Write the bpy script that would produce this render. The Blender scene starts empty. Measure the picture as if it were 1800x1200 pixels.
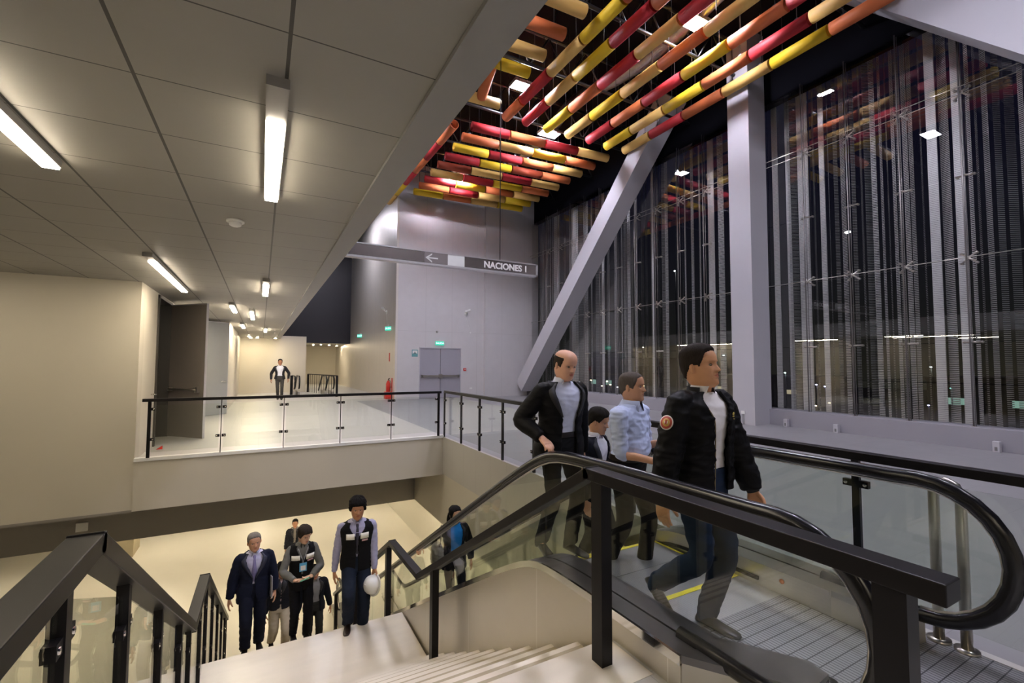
import bpy, bmesh, math, random
import numpy as np
from mathutils import Vector, Matrix, noise
R = math.radians
random.seed(7)
SC = bpy.context.scene
COL = SC.collection

# ------------------------------------------------------------ camera, world, exposure
cam_d = bpy.data.cameras.new('camera')
cam_d.sensor_width = 36.0
cam_d.lens = 16.0                     # 800 px of a 1800 px wide frame
cam_d.clip_start = 0.02
cam_d.clip_end = 500
cam = bpy.data.objects.new('camera', cam_d)
COL.objects.link(cam)
M3 = Matrix(((0.87597532, -0.0270897, -0.48159463),
             (-0.48234184, -0.04156234, -0.87499653),
             (0.00368719, 0.9987686, -0.04947407)))
cam.matrix_world = Matrix.Translation((0, 0, 1.6)) @ M3.to_4x4()
SC.camera = cam
SC.view_settings.view_transform = 'Standard'
SC.view_settings.look = 'None'
SC.view_settings.gamma = 1
SC.view_settings.use_curve_mapping = False
SC.view_settings.exposure = 0.3

wd = bpy.data.worlds.new('night')
SC.world = wd
wd.use_nodes = True
nt = wd.node_tree
bg = nt.nodes['Background']
tc = nt.nodes.new('ShaderNodeTexCoord'); sp = nt.nodes.new('ShaderNodeSeparateXYZ')
cr = nt.nodes.new('ShaderNodeValToRGB')
nt.links.new(tc.outputs['Generated'], sp.inputs[0]); nt.links.new(sp.outputs[2], cr.inputs[0])
cr.color_ramp.elements[0].color = (0.009, 0.009, 0.007, 1); cr.color_ramp.elements[0].position = 0.0
cr.color_ramp.elements[1].color = (0.004, 0.004, 0.010, 1); cr.color_ramp.elements[1].position = 0.35
nt.links.new(cr.outputs[0], bg.inputs[0]); bg.inputs[1].default_value = 1.0

WARM = (1.0, 0.86, 0.66)
WARM2 = (1.0, 0.86, 0.64)
COOL = (0.86, 0.84, 1.0)
LAMP_WARM, LAMP_LOWER, LAMP_FLOOD = 52.0, 125.0, 285.0

# ------------------------------------------------------------ materials
MATS = {}
def mat(name, col, rough=0.5, metal=0.0, noise_amt=0.0, nscale=8.0, bump=0.0, bscale=60.0, spec=0.5, coat=0.0, stretch=None):
    if name in MATS: return MATS[name]
    m = bpy.data.materials.new(name); m.use_nodes = True
    n = m.node_tree; b = n.nodes['Principled BSDF']
    b.inputs['Base Color'].default_value = (*col, 1)
    b.inputs['Roughness'].default_value = rough
    b.inputs['Metallic'].default_value = metal
    b.inputs['Specular IOR Level'].default_value = spec
    b.inputs['Coat Weight'].default_value = coat
    tcn = n.nodes.new('ShaderNodeTexCoord')
    mp = n.nodes.new('ShaderNodeMapping')
    if stretch: mp.inputs['Scale'].default_value = stretch
    n.links.new(tcn.outputs['Object'], mp.inputs[0])
    nz = n.nodes.new('ShaderNodeTexNoise'); nz.inputs['Scale'].default_value = nscale; nz.inputs['Detail'].default_value = 5
    n.links.new(mp.outputs[0], nz.inputs['Vector'])
    mx = n.nodes.new('ShaderNodeMix'); mx.data_type = 'RGBA'
    a = max(noise_amt, 0.03)
    mx.inputs[6].default_value = (*[c * (1 - a) for c in col], 1)
    mx.inputs[7].default_value = (*[min(1, c * (1 + a)) for c in col], 1)
    n.links.new(nz.outputs[0], mx.inputs[0]); n.links.new(mx.outputs[2], b.inputs['Base Color'])
    if bump:
        n2 = n.nodes.new('ShaderNodeTexNoise'); n2.inputs['Scale'].default_value = bscale; n2.inputs['Detail'].default_value = 4
        n.links.new(mp.outputs[0], n2.inputs['Vector'])
        bp = n.nodes.new('ShaderNodeBump'); bp.inputs['Strength'].default_value = bump; bp.inputs['Distance'].default_value = 0.01
        n.links.new(n2.outputs[0], bp.inputs['Height']); n.links.new(bp.outputs[0], b.inputs['Normal'])
    MATS[name] = m
    return m
def emit(name, col, s):
    if name in MATS: return MATS[name]
    m = bpy.data.materials.new(name); m.use_nodes = True
    n = m.node_tree; n.nodes.clear()
    e = n.nodes.new('ShaderNodeEmission'); e.inputs[0].default_value = (*col, 1); e.inputs[1].default_value = s
    o = n.nodes.new('ShaderNodeOutputMaterial'); n.links.new(e.outputs[0], o.inputs[0])
    MATS[name] = m
    return m
def glass(name, tint, boost=1.0, rough=0.0, ior=1.5):
    """thin pane: clear transmission mixed with a mirror reflection by Fresnel"""
    if name in MATS: return MATS[name]
    m = bpy.data.materials.new(name); m.use_nodes = True
    n = m.node_tree; n.nodes.clear()
    t = n.nodes.new('ShaderNodeBsdfTransparent'); t.inputs[0].default_value = (*tint, 1)
    g = n.nodes.new('ShaderNodeBsdfGlossy'); g.inputs['Roughness'].default_value = rough
    f = n.nodes.new('ShaderNodeFresnel'); f.inputs[0].default_value = ior
    ge = n.nodes.new('ShaderNodeNewGeometry'); im = n.nodes.new('ShaderNodeMapRange')
    im.inputs[3].default_value = ior; im.inputs[4].default_value = 1 / ior
    n.links.new(ge.outputs['Backfacing'], im.inputs[0]); n.links.new(im.outputs[0], f.inputs[0])
    k = n.nodes.new('ShaderNodeMath'); k.operation = 'MULTIPLY'; k.use_clamp = True; k.inputs[1].default_value = boost
    x = n.nodes.new('ShaderNodeMixShader'); o = n.nodes.new('ShaderNodeOutputMaterial')
    n.links.new(f.outputs[0], k.inputs[0]); n.links.new(k.outputs[0], x.inputs[0])
    n.links.new(t.outputs[0], x.inputs[1]); n.links.new(g.outputs[0], x.inputs[2]); n.links.new(x.outputs[0], o.inputs[0])
    MATS[name] = m
    return m
def lines_mat(name, base, line, px, py, w, axes=(0, 1), rough=0.35, metal=0.0, off=(0, 0), bumpy=False):
    """surface with thin seams every px, py metres along two object axes"""
    if name in MATS: return MATS[name]
    m = mat(name, base, rough, metal, 0.05, 3.0)
    n = m.node_tree; b = n.nodes['Principled BSDF']
    src = b.inputs['Base Color'].links[0].from_socket
    tcn = n.nodes.new('ShaderNodeTexCoord'); s = n.nodes.new('ShaderNodeSeparateXYZ')
    n.links.new(tcn.outputs['Object'], s.inputs[0])
    outs = []
    for i, (ax, p) in enumerate(zip(axes, (px, py))):
        if not p: continue
        ad = n.nodes.new('ShaderNodeMath'); ad.operation = 'ADD'; ad.inputs[1].default_value = off[i] + 1000 * p
        dv = n.nodes.new('ShaderNodeMath'); dv.operation = 'PINGPONG'; dv.inputs[1].default_value = p / 2
        lt = n.nodes.new('ShaderNodeMath'); lt.operation = 'LESS_THAN'; lt.inputs[1].default_value = (w if isinstance(w, float) else w[i]) / 2
        n.links.new(s.outputs[ax], ad.inputs[0]); n.links.new(ad.outputs[0], dv.inputs[0]); n.links.new(dv.outputs[0], lt.inputs[0])
        outs.append(lt.outputs[0])
    if len(outs) == 2:
        mxm = n.nodes.new('ShaderNodeMath'); mxm.operation = 'MAXIMUM'
        n.links.new(outs[0], mxm.inputs[0]); n.links.new(outs[1], mxm.inputs[1]); fac = mxm.outputs[0]
    else: fac = outs[0]
    mx = n.nodes.new('ShaderNodeMix'); mx.data_type = 'RGBA'
    mx.inputs[7].default_value = (*line, 1)
    n.links.new(src, mx.inputs[6]); n.links.new(fac, mx.inputs[0]); n.links.new(mx.outputs[2], b.inputs['Base Color'])
    return m
def slotted(name, col, period, fill):
    """metal sheet punched with rows of horizontal slots (really open between the bars)"""
    if name in MATS: return MATS[name]
    m = mat(name, col, 0.45, 0.35, 0.12, 4.0)
    n = m.node_tree; b = n.nodes['Principled BSDF']; o = n.nodes['Material Output']
    tcn = n.nodes.new('ShaderNodeTexCoord'); s = n.nodes.new('ShaderNodeSeparateXYZ')
    n.links.new(tcn.outputs['Object'], s.inputs[0])
    ad = n.nodes.new('ShaderNodeMath'); ad.operation = 'ADD'; ad.inputs[1].default_value = 1000 * period
    pp = n.nodes.new('ShaderNodeMath'); pp.operation = 'PINGPONG'; pp.inputs[1].default_value = period / 2
    lt = n.nodes.new('ShaderNodeMath'); lt.operation = 'LESS_THAN'; lt.inputs[1].default_value = period / 2 * fill
    n.links.new(s.outputs[2], ad.inputs[0]); n.links.new(ad.outputs[0], pp.inputs[0]); n.links.new(pp.outputs[0], lt.inputs[0])
    t = n.nodes.new('ShaderNodeBsdfTransparent'); x = n.nodes.new('ShaderNodeMixShader')
    n.links.new(lt.outputs[0], x.inputs[0]); n.links.new(t.outputs[0], x.inputs[1]); n.links.new(b.outputs[0], x.inputs[2])
    n.links.new(x.outputs[0], o.inputs[0])
    return m

wallp = mat('wall_paint', (0.55, 0.51, 0.42), 0.6, 0, 0.04, 1.2)
corr_wall = mat('corridor_wall_paint', (0.60, 0.555, 0.46), 0.55, 0, 0.04, 1.2)
shaded_face = mat('shaded_beam_paint', (0.26, 0.24, 0.215), 0.7)  # darker tone carries the shadow below the slab edge
ceil_m = lines_mat('ceiling_panels', (0.29, 0.28, 0.25), (0.05, 0.05, 0.045), 0.63, 0.64, (0.016, 0.008), (0, 1), 0.5, 0, (-0.07, -0.10))
strip_m = mat('ceiling_edge_paint', (0.27, 0.265, 0.255), 0.5)
floor_m = lines_mat('polished_floor', (0.44, 0.425, 0.395), (0.31, 0.30, 0.28), 0.6, 0.6, 0.004, (0, 1), 0.3)
def rough_noise(m, lo, hi, sc):
    n = m.node_tree; b = n.nodes['Principled BSDF']
    z = n.nodes.new('ShaderNodeTexNoise'); z.inputs['Scale'].default_value = sc
    r = n.nodes.new('ShaderNodeMapRange'); r.inputs[3].default_value = lo; r.inputs[4].default_value = hi
    tcn = n.nodes.new('ShaderNodeTexCoord'); n.links.new(tcn.outputs['Object'], z.inputs['Vector'])
    n.links.new(z.outputs[0], r.inputs[0]); n.links.new(r.outputs[0], b.inputs['Roughness'])
rough_noise(floor_m, 0.30, 0.40, 3.0)
floor_hall = lines_mat('hall_floor', (0.235, 0.23, 0.235), (0.18, 0.175, 0.18), 1.2, 0.6, 0.004, (0, 1), 0.3)  # same floor, darkened to stand in for weaker light on the facade side
rough_noise(floor_hall, 0.30, 0.40, 3.0)
lowfloor_m = mat('lower_floor', (0.64, 0.61, 0.53), 0.35, 0, 0.05, 0.8)
low_wall = mat('lower_wall_paint', (0.60, 0.57, 0.48), 0.6)
marble = mat('step_stone', (0.68, 0.62, 0.52), 0.3, 0, 0.10, 2.0, stretch=(1, 4, 1))
tread_tint = mat('step_reflection_tint', (0.40, 0.34, 0.23), 0.6)  # beige of the reflections painted across the treads
steel = mat('stainless_steel', (0.52, 0.49, 0.44), 0.28, 1.0, 0.08, 6.0, bump=0.03, bscale=20, stretch=(1, 1, 12))
clad_m = lines_mat('steel_cladding', (0.60, 0.56, 0.48), (0.75, 0.72, 0.66), 0, 1.25, 0.006, (0, 1), 0.36, 0.85, (0, -0.1))
deck_m = mat('dark_deck_metal', (0.20, 0.19, 0.19), 0.33, 0.9, 0.1, 5)
chrome = mat('chrome', (0.75, 0.74, 0.72), 0.12, 1.0)
blackp = mat('black_painted_steel', (0.010, 0.009, 0.010), 0.38, 0, 0.1, 4, spec=0.2)
rubber = mat('black_rubber', (0.007, 0.007, 0.009), 0.25, 0, 0.1, 9, spec=0.5)
rail_glass = glass('railing_glass', (0.95, 0.97, 0.945), 0.9)
esc_glass = glass('balustrade_glass', (0.93, 0.955, 0.92), 1.1)
win_glass = glass('facade_glass', (0.84, 0.86, 0.86), 3.2)
panel_wall = lines_mat('metal_wall_panels', (0.60, 0.58, 0.58), (0.50, 0.48, 0.47), 1.3, 3.4, 0.012, (0, 2), 0.45, 0.35, (-5.35, 0.3))
side_metal = lines_mat('brushed_wall_panels', (0.66, 0.62, 0.56), (0.45, 0.44, 0.42), 1.3, 0, 0.012, (1, 2), 0.42, 0.25)
navy = mat('dark_navy_panel', (0.030, 0.028, 0.034), 0.35)
blackc = mat('black_void_and_shade', (0.0045, 0.0045, 0.007), 0.9, spec=0.08)
truss_m = mat('dark_truss_steel', (0.045, 0.045, 0.05), 0.35, 0.5)
beam_m = mat('grey_beam_paint', (0.47, 0.46, 0.49), 0.55, 0, 0.03, 1.5)
ledge_m = mat('ledge_paint', (0.29, 0.28, 0.31), 0.5, 0, 0.06, 2)
door_m = mat('door_paint', (0.30, 0.29, 0.33), 0.5)
door_b = mat('door_leaf_paint', (0.23, 0.20, 0.18), 0.45)
door_g = mat('door_leaf_grey', (0.30, 0.31, 0.31), 0.45)
white_p = mat('white_plastic', (0.75, 0.75, 0.72), 0.4)
grey_p = mat('grey_housing', (0.30, 0.29, 0.27), 0.4)
red_p = mat('red_paint', (0.55, 0.03, 0.02), 0.35)
green_e = emit('exit_sign_light', (0.02, 0.62, 0.42), 1.1)
green_w = emit('exit_sign_letters', (0.6, 1.0, 0.85), 1.5)
yellow_line = mat('yellow_marking', (0.72, 0.62, 0.03), 0.5)
e_warm = emit('lamp_diffuser', WARM, LAMP_WARM)
e_low = emit('lower_lamp_diffuser', WARM2, LAMP_LOWER)
e_flood = emit('floodlight_lens', COOL, LAMP_FLOOD)
e_spot = emit('spot_lens', (1, 0.85, 0.6), 520)
e_warm2 = emit('corridor_lamp_diffuser', WARM, LAMP_WARM * 1.9)

# ------------------------------------------------------------ mesh helpers
def tagp(o, label=None, cat=None, group=None, kind=None):
    if label: o['label'] = label
    if cat: o['category'] = cat
    if group: o['group'] = group
    if kind: o['kind'] = kind
    return o
def empty(name, loc=(0, 0, 0), rz=0.0, label=None, cat=None, group=None):
    o = bpy.data.objects.new(name, None); COL.objects.link(o)
    o.location = loc; o.rotation_euler = (0, 0, rz); o.empty_display_size = 0.1
    return tagp(o, label, cat, group)
def link(name, me, m, parent=None):
    o = bpy.data.objects.new(name, me); COL.objects.link(o)
    if m is not None:
        for mm in (m if isinstance(m, (list, tuple)) else [m]): me.materials.append(mm)
    if parent: o.parent = parent
    return o
class MB:
    """collects boxes, bars and tubes into one mesh"""
    def __init__(s): s.v = []; s.f = []; s.mi = []; s.sm = []; s.cur = 0
    def add(s, vs, fs, smooth=False):
        k = len(s.v); s.v += [tuple(v) for v in vs]
        s.f += [tuple(i + k for i in f) for f in fs]; s.mi += [s.cur] * len(fs); s.sm += [smooth] * len(fs)
        return s
    def box(s, a, b):
        (x0, y0, z0), (x1, y1, z1) = a, b
        vs = [(x0, y0, z0), (x1, y0, z0), (x1, y1, z0), (x0, y1, z0), (x0, y0, z1), (x1, y0, z1), (x1, y1, z1), (x0, y1, z1)]
        return s.add(vs, [(0, 3, 2, 1), (4, 5, 6, 7), (0, 1, 5, 4), (1, 2, 6, 5), (2, 3, 7, 6), (3, 0, 4, 7)])
    def prism(s, poly, h, axis=0):
        """poly: (u,v) points; extruded from h[0] to h[1] along axis"""
        def P(u, v, w):
            return {0: (w, u, v), 1: (u, w, v), 2: (u, v, w)}[axis]
        n = len(poly)
        vs = [P(u, v, h[0]) for u, v in poly] + [P(u, v, h[1]) for u, v in poly]
        fs = [tuple(range(n))[::-1], tuple(range(n, 2 * n))] + [(i, (i + 1) % n, (i + 1) % n + n, i + n) for i in range(n)]
        return s.add(vs, fs)
    def bar(s, p, q, w, h, up=(0, 0, 1)):
        """rectangular bar from p to q, w wide across, h high along up"""
        p, q = Vector(p), Vector(q); d = (q - p).normalized(); u = Vector(up)
        x = d.cross(u)
        if x.length < 1e-4: x = Vector((1, 0, 0))
        x.normalize(); u = x.cross(d).normalized()
        vs = [c + x * a * w / 2 + u * b * h / 2 for c in (p, q) for a, b in ((-1, -1), (1, -1), (1, 1), (-1, 1))]
        return s.add(vs, [(0, 1, 2, 3), (7, 6, 5, 4), (0, 4, 5, 1), (1, 5, 6, 2), (2, 6, 7, 3), (3, 7, 4, 0)])
    def tube(s, pts, r, n=12, closed=False, caps=True, sq=None):
        """round (or elliptic: sq=(ru,rv,up)) tube along pts; r number or list"""
        pts = [Vector(p) for p in pts]; m = len(pts)
        rs = r if isinstance(r, (list, tuple)) else [r] * m
        vs = []; prev = None
        for i, p in enumerate(pts):
            if closed: d = pts[(i + 1) % m] - pts[i - 1]
            else: d = pts[min(i + 1, m - 1)] - pts[max(i - 1, 0)]
            d.normalize()
            if prev is None:
                a = Vector(sq[2]) if sq else (Vector((0, 0, 1)) if abs(d.z) < .9 else Vector((1, 0, 0)))
            else: a = prev
            u = (a - d * a.dot(d)); u.normalize(); prev = u; w = d.cross(u)
            ra, rb = (sq[0], sq[1]) if sq else (1, 1)
            for k in range(n):
                t = 2 * math.pi * k / n
                vs.append(p + (u * math.cos(t) * ra + w * math.sin(t) * rb) * rs[i])
        fs = []
        for i in range(m if closed else m - 1):
            j = (i + 1) % m
            for k in range(n):
                fs.append((i * n + k, i * n + (k + 1) % n, j * n + (k + 1) % n, j * n + k))
        if caps and not closed: fs += [tuple(range(n))[::-1], tuple(range((m - 1) * n, m * n))]
        return s.add(vs, fs, True)
    def ell(s, c, r, nu=16, nv=10, M=None):
        vs = []; fs = []
        for j in range(nv + 1):
            a = math.pi * j / nv
            for i in range(nu):
                b = 2 * math.pi * i / nu
                v = Vector((r[0] * math.sin(a) * math.cos(b), r[1] * math.sin(a) * math.sin(b), r[2] * math.cos(a)))
                if M is not None: v = M @ v
                vs.append(Vector(c) + v)
        for j in range(nv):
            for i in range(nu):
                q = (j * nu + i, (j + 1) * nu + i, (j + 1) * nu + (i + 1) % nu, j * nu + (i + 1) % nu)
                fs.append(q)
        return s.add(vs, fs, True)
    def mesh(s, name='m', merge=False):
        me = bpy.data.meshes.new(name); me.from_pydata(s.v, [], s.f)
        me.polygons.foreach_set('material_index', s.mi); me.polygons.foreach_set('use_smooth', s.sm)
        bm = bmesh.new(); bm.from_mesh(me)
        if merge: bmesh.ops.remove_doubles(bm, verts=bm.verts, dist=1e-5)
        bmesh.ops.recalc_face_normals(bm, faces=bm.faces); bm.to_mesh(me); bm.free()
        me.update()
        return me
    def obj(s, name, m, parent=None, bevel=0, origin=None):
        if origin is not None:
            ox, oy, oz = origin; s.v = [(x - ox, y - oy, z - oz) for x, y, z in s.v]
        o = link(name, s.mesh(name), m, parent)
        if origin is not None: o.location = origin
        if bevel:
            b = o.modifiers.new('bevel', 'BEVEL'); b.width = bevel; b.segments = 2; b.limit_method = 'ANGLE'
        return o
def struct(name, mb, m):
    o = mb.obj(name, m); o['kind'] = 'structure'; return o
def bx(a, b): return MB().box(a, b)
ORD = ['first', 'second', 'third', 'fourth', 'fifth', 'sixth', 'seventh', 'eighth', 'ninth', 'tenth', 'eleventh', 'twelfth', 'thirteenth',
       'fourteenth', 'fifteenth', 'sixteenth', 'seventeenth', 'eighteenth', 'nineteenth', 'twentieth']

# ============================================================ SETTING
# upper floor slabs (top at z = 0)
struct('floor', bx((3.6, -5, -0.8), (12.75, 20.4, 0)), floor_hall)
struct('floor', bx((-1.78, 9.6, -0.8), (3.6, 46, 0)).box((3.6, 20.4, -0.8), (5.35, 46, 0)), floor_m)
struct('floor', MB().box((-0.6, -5, -0.8), (3.6, 0.6, 0)).box((-0.6, 0.6, -0.8), (1.84, 2.1, 0)).box((3.54, 0.6, -0.8), (3.6, 9.6, 0)), floor_m)
struct('floor', bx((-12, -5, -5.4), (5.5, 34, -5.1)), lowfloor_m)
# void edges and beams
struct('wall_left', MB().box((-12, 9.6, -0.8), (-1.78, 9.9, 3.2)), wallp)
struct('trim_1', MB().box((-1.78, 9.57, -0.82), (3.6, 9.6, -0.02)), wallp)
struct('trim_2', MB().box((-1.78, 9.55, -0.02), (3.6, 9.66, 0.035)), white_p)
struct('wall_beam', MB().box((-12, 11.75, -1.92), (3.6, 12.0, -0.8)), shaded_face)
struct('ceiling', MB().box((-12, 12.0, -1.95), (5.5, 34, -1.9)), wallp)
struct('ceiling', MB().box((-12, 9.6, -0.84), (-1.78, 11.75, -0.8)), shaded_face)
struct('wall_right', MB().box((3.585, 0.6, -1.92), (3.7, 12.0, -0.004)), wallp)
struct('ceiling', MB().box((3.7, 0.6, -1.95), (5.5, 12.0, -1.9)), wallp)
struct('wall_right', MB().box((5.5, -5, -5.1), (5.6, 33, -1.9)), low_wall)
struct('wall_back', MB().box((-12, 33, -5.1), (8, 33.2, -1.9)), low_wall)
struct('wall_left', MB().box((-12.2, -5, -5.4), (-12, 34, 3.2)), wallp)
struct('wall_front', MB().box((-12, -5.2, -5.4), (12.75, -5, 3.0)), wallp)
struct('wall_front', MB().box((-12, -5.2, 3.0), (12.75, -5, 11)), blackc)
struct('wall_front', MB().box((-12, -5, -5.1), (5.5, -4.9, 0)), low_wall)
# upper corridor
struct('wall_left', MB().box((-2.0, 9.9, 0), (-1.78, 11.0, 3.2)).box((-2.0, 12.45, 0), (-1.78, 16.6, 3.2)).box((-2.0, 11.0, 2.9), (-1.78, 12.45, 3.2)).box((-2.0, 17.6, 0), (-0.95, 24, 3.2)).box((-2.0, 24, 0), (-1.0, 28, 3.2)), corr_wall)
struct('wall_left', MB().box((-4.2, 9.9, -0.1), (-4.0, 18, 3.2)).box((-4.0, 17.8, 0), (-2.0, 18, 3.2)), corr_wall)
struct('floor', bx((-4.0, 9.9, -0.1), (-1.78, 17.8, 0)), floor_m)
struct('wall_back', MB().box((-1.0, 28.0, 0), (2.2, 28.2, 3.1)), corr_wall)
struct('wall_right', MB().box((2.1, 28.2, 0), (2.2, 39, 3.1)), corr_wall)
struct('wall_back', MB().box((2.2, 39, 0), (5.5, 39.2, 3.1)), corr_wall)
ceil = struct('ceiling', MB().box((-12, -5, 2.95), (0.69, 40, 3.15)), ceil_m)
struct('ceiling', MB().box((0.9, 32.4, 2.95), (5.4, 40, 3.15)), ceil_m)
struct('trim_3', MB().box((0.69, -5, 2.925), (0.88, 40, 3.6)), strip_m)
struct('wall_upper', MB().box((0.70, -5, 3.15), (0.86, 40, 11)), blackc)
struct('wall_upper', MB().box((0.88, 32.3, 2.93), (5.4, 32.5, 11)), navy)
# block with the exit doors
struct('wall_back', MB().box((5.35, 20.4, 0), (6.36, 20.7, 10.9)).box((8.42, 20.4, 0), (12.8, 20.7, 10.9)).box((6.36, 20.4, 2.36), (8.42, 20.7, 10.9)), panel_wall)
struct('wall_back', MB().box((9.62, 20.22, 0), (12.02, 20.4, 10.9)), panel_wall)
struct('wall_side', MB().box((5.25, 20.4, 0), (5.35, 39, 10.9)), side_metal)
# upper void ceiling and added black band for shadow on the facade top
struct('ceiling', MB().box((0.86, -5, 10.9), (13.2, 32.4, 11.1)), blackc)
struct('trim_shade_band', MB().box((12.55, -5, 9.0), (12.75, 20.4, 10.9)), blackc)
# facade ledge, column, diagonals
struct('trim_5', MB().box((12.1, -5, 0), (12.75, 20.4, 0.41)), ledge_m)
struct('wall_column', MB().box((11.46, 7.5, 0), (12.2, 8.13, 10.9)), beam_m)
def strut(name, p, q, w, t):
    o = MB().bar(p, q, w, t, up=(0, 0, 1)).obj(name, beam_m); return o
s1 = strut('diagonal_brace', (11.83, 20.1, 0.47), (11.83, 10.4, 10.56), 0.74, 0.68)
tagp(s1, 'grey diagonal box beam rising from the far wall corner towards the tall column', 'beam')
s2 = strut('diagonal_brace', (11.83, 5.5, 10.95), (11.83, -2.2, 2.33), 0.74, 0.68)
tagp(s2, 'grey diagonal box beam in the upper right corner of the view', 'beam')

# stone pillar on the lower floor
struct('wall_pillar', MB().box((-5.1, 20.4, -5.1), (-3.7, 21.4, -1.9)), mat('pillar_concrete', (0.42, 0.36, 0.24), 0.7, 0, 0.15, 3))
tagp(bx((-3.0, 11.70, -1.62), (-2.83, 11.76, -1.46)).obj('junction_box', white_p), 'small white junction box on the dark beam above the left stair rail', 'box')

# ------------------------------------------------------------ stairs
st = empty('staircase', (0.6, 2.1, 0), 0, 'pale stone staircase with a landing descending beside the escalator', 'stairs')
def stair_steps(y0, z0, n):
    for i in range(n):
        z = z0 - 0.17 * (i + 1); y = y0 + 0.30 * i
        m = MB().box((-1.18, y - 2.1, z - 0.30), (1.20, y + 0.30 - 2.1, z - 0.03)).box((-1.18, y - 2.1, z - 0.03), (1.22, y + 0.325 - 2.1, z))
        so = m.obj('step', marble, st)
        bx((-1.18, y + 0.235 - 2.1, z), (1.22, y + 0.285 - 2.1, z + 0.0015)).obj('reflection_strip', tread_tint, so)  # added band, stands in for reflections that set the treads apart
stair_steps(2.1, 0.0, 10)
bx((-1.18, 3.0, -2.15), (1.22, 4.37, -1.87)).obj('landing', marble, st)
stair_steps(6.45, -1.87, 18)
bx((-1.18, -0.32, -0.3), (1.22, 0.03, 0.002)).obj('top_tread', marble, st)
MB().prism([(-0.3, -0.9), (3.0, -2.3), (4.2, -2.35), (9.6, -5.1), (8.6, -5.1), (4.3, -2.6), (2.9, -2.6), (-0.3, -1.1)], (-1.1, 1.15), 0).obj('stringer', wallp, st)

def glass_rail(name, label, path, posts, pw=0.06, pd=0.05, base_drop=1.02, panels=None, clampz=(0.25, 0.80), railw=0.09, railh=0.055, thin=None, loc=None):
    """path: list of rail-top points; posts: (x,y,ztop,zbase)"""
    t = empty(name, loc or path[0], 0, label, 'railing')
    o = Vector(t.location)
    m = MB()
    for a, b in zip(path[:-1], path[1:]):
        a, b = Vector(a) - o, Vector(b) - o; d = (b - a).normalized() * railw * 0.25
        m.bar(a - d - Vector((0, 0, railh / 2)), b + d - Vector((0, 0, railh / 2)), railw, railh)
    m.obj('handrail', blackp, t, bevel=0.004)
    for i, (x, y, zt, zb) in enumerate(posts):
        w, dd = (thin if thin and 0 < i < len(posts) - 1 else (pw, pd))
        bx((x - w / 2 - o.x, y - dd / 2 - o.y, zb - o.z), (x + w / 2 - o.x, y + dd / 2 - o.y, zt - railh * .6 - o.z)).obj('post', blackp, t)
    for i, ((x0, y0, zt0, zb0), (x1, y1, zt1, zb1)) in enumerate(zip(posts[:-1], posts[1:])):
        if panels is not None and i not in panels: continue
        a = Vector((x0, y0, 0)); b = Vector((x1, y1, 0)); L = (b - a).length
        if L < .2: continue
        d = (b - a) / L; g = 0.035
        a2, b2 = a + d * g, b - d * g; nx = Vector((-d.y, d.x, 0)) * 0.005
        f0, f1 = g / L, 1 - g / L
        bt = lambda f: zb0 + (zb1 - zb0) * f + 0.09
        tp = lambda f: zt0 + (zt1 - zt0) * f - 0.12
        vs = []
        for p, f in ((a2, f0), (b2, f1)):
            for z in (bt(f), tp(f)):
                for s in (-1, 1):
                    q = p + nx * s; vs.append((q.x - o.x, q.y - o.y, z - o.z))
        MB().add(vs, [(0, 1, 3, 2), (4, 6, 7, 5), (0, 4, 5, 1), (2, 3, 7, 6), (0, 2, 6, 4), (1, 5, 7, 3)]).obj('glass_panel', rail_glass, t)
        for (px, py, sgn, zb, ok) in ((x0, y0, 1, zb0, True), (x1, y1, -1, zb1, True)):
            for cz in clampz:
                c = Vector((px, py, zb + cz)) - o + d * sgn * 0.045
                hb = MB(); hb.bar(c - d * 0.03, c + d * 0.03, 0.035, 0.045)
                cl = hb.obj('clamp', blackp, t)
                k = MB(); k.tube([c + d * sgn * .012 - Vector((-d.y, d.x, 0)) * .022, c + d * sgn * .012 + Vector((-d.y, d.x, 0)) * .022], 0.011, 10)
                k.obj('bolt', chrome, cl)
    return t
RX, LX = 1.65, -0.50
# right stair rail
rp = [(RX, 0.55, 1.02), (RX, 2.06, 1.02), (RX, 5.15, -0.78), (RX, 6.40, -0.83), (RX, 11.45, -3.70)]
def ztop(y):
    P = rp
    for a, b in zip(P[:-1], P[1:]):
        if a[1] <= y <= b[1]: return a[2] + (b[2] - a[2]) * (y - a[1]) / (b[1] - a[1])
    return P[0][2] if y < P[0][1] else P[-1][2]
def zbase(y):
    if y < 2.12: return 0.0
    if y < 5.1: return -0.17 * (math.floor((y - 2.1) / .3) + 1)
    if y < 6.45: return -1.87
    return max(-5.1, -1.87 - 0.17 * (math.floor((y - 6.45) / .3) + 1))
def posts_for(x, ys): return [(x, y, ztop(y), zbase(y)) for y in ys]
glass_rail('stair_railing', 'black railing between the stairs and the escalator, rail bent at the landing', rp,
           posts_for(RX, [0.66, 1.98, 4.66, 6.6, 9.0, 11.33]), pw=0.07, pd=0.085, panels=[], clampz=(0.3, 0.75), railw=0.095, railh=0.062)
lp = [(LX, -1.6, 1.0)] + [(LX, *p[1:]) for p in rp[1:]]
glass_rail('stair_railing', 'black glass railing along the open left side of the stairs', lp,
           posts_for(LX, [-1.4, 0.5, 1.85, 2.62, 3.5, 4.42, 5.02, 5.94, 6.6, 7.6, 8.7, 9.8, 10.9, 11.4]), pw=0.045, pd=0.05, clampz=(0.3, 0.78), railw=0.10, railh=0.07)
fx = [-1.60, -0.59, 0.40, 1.40, 2.40, 3.43]
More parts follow.
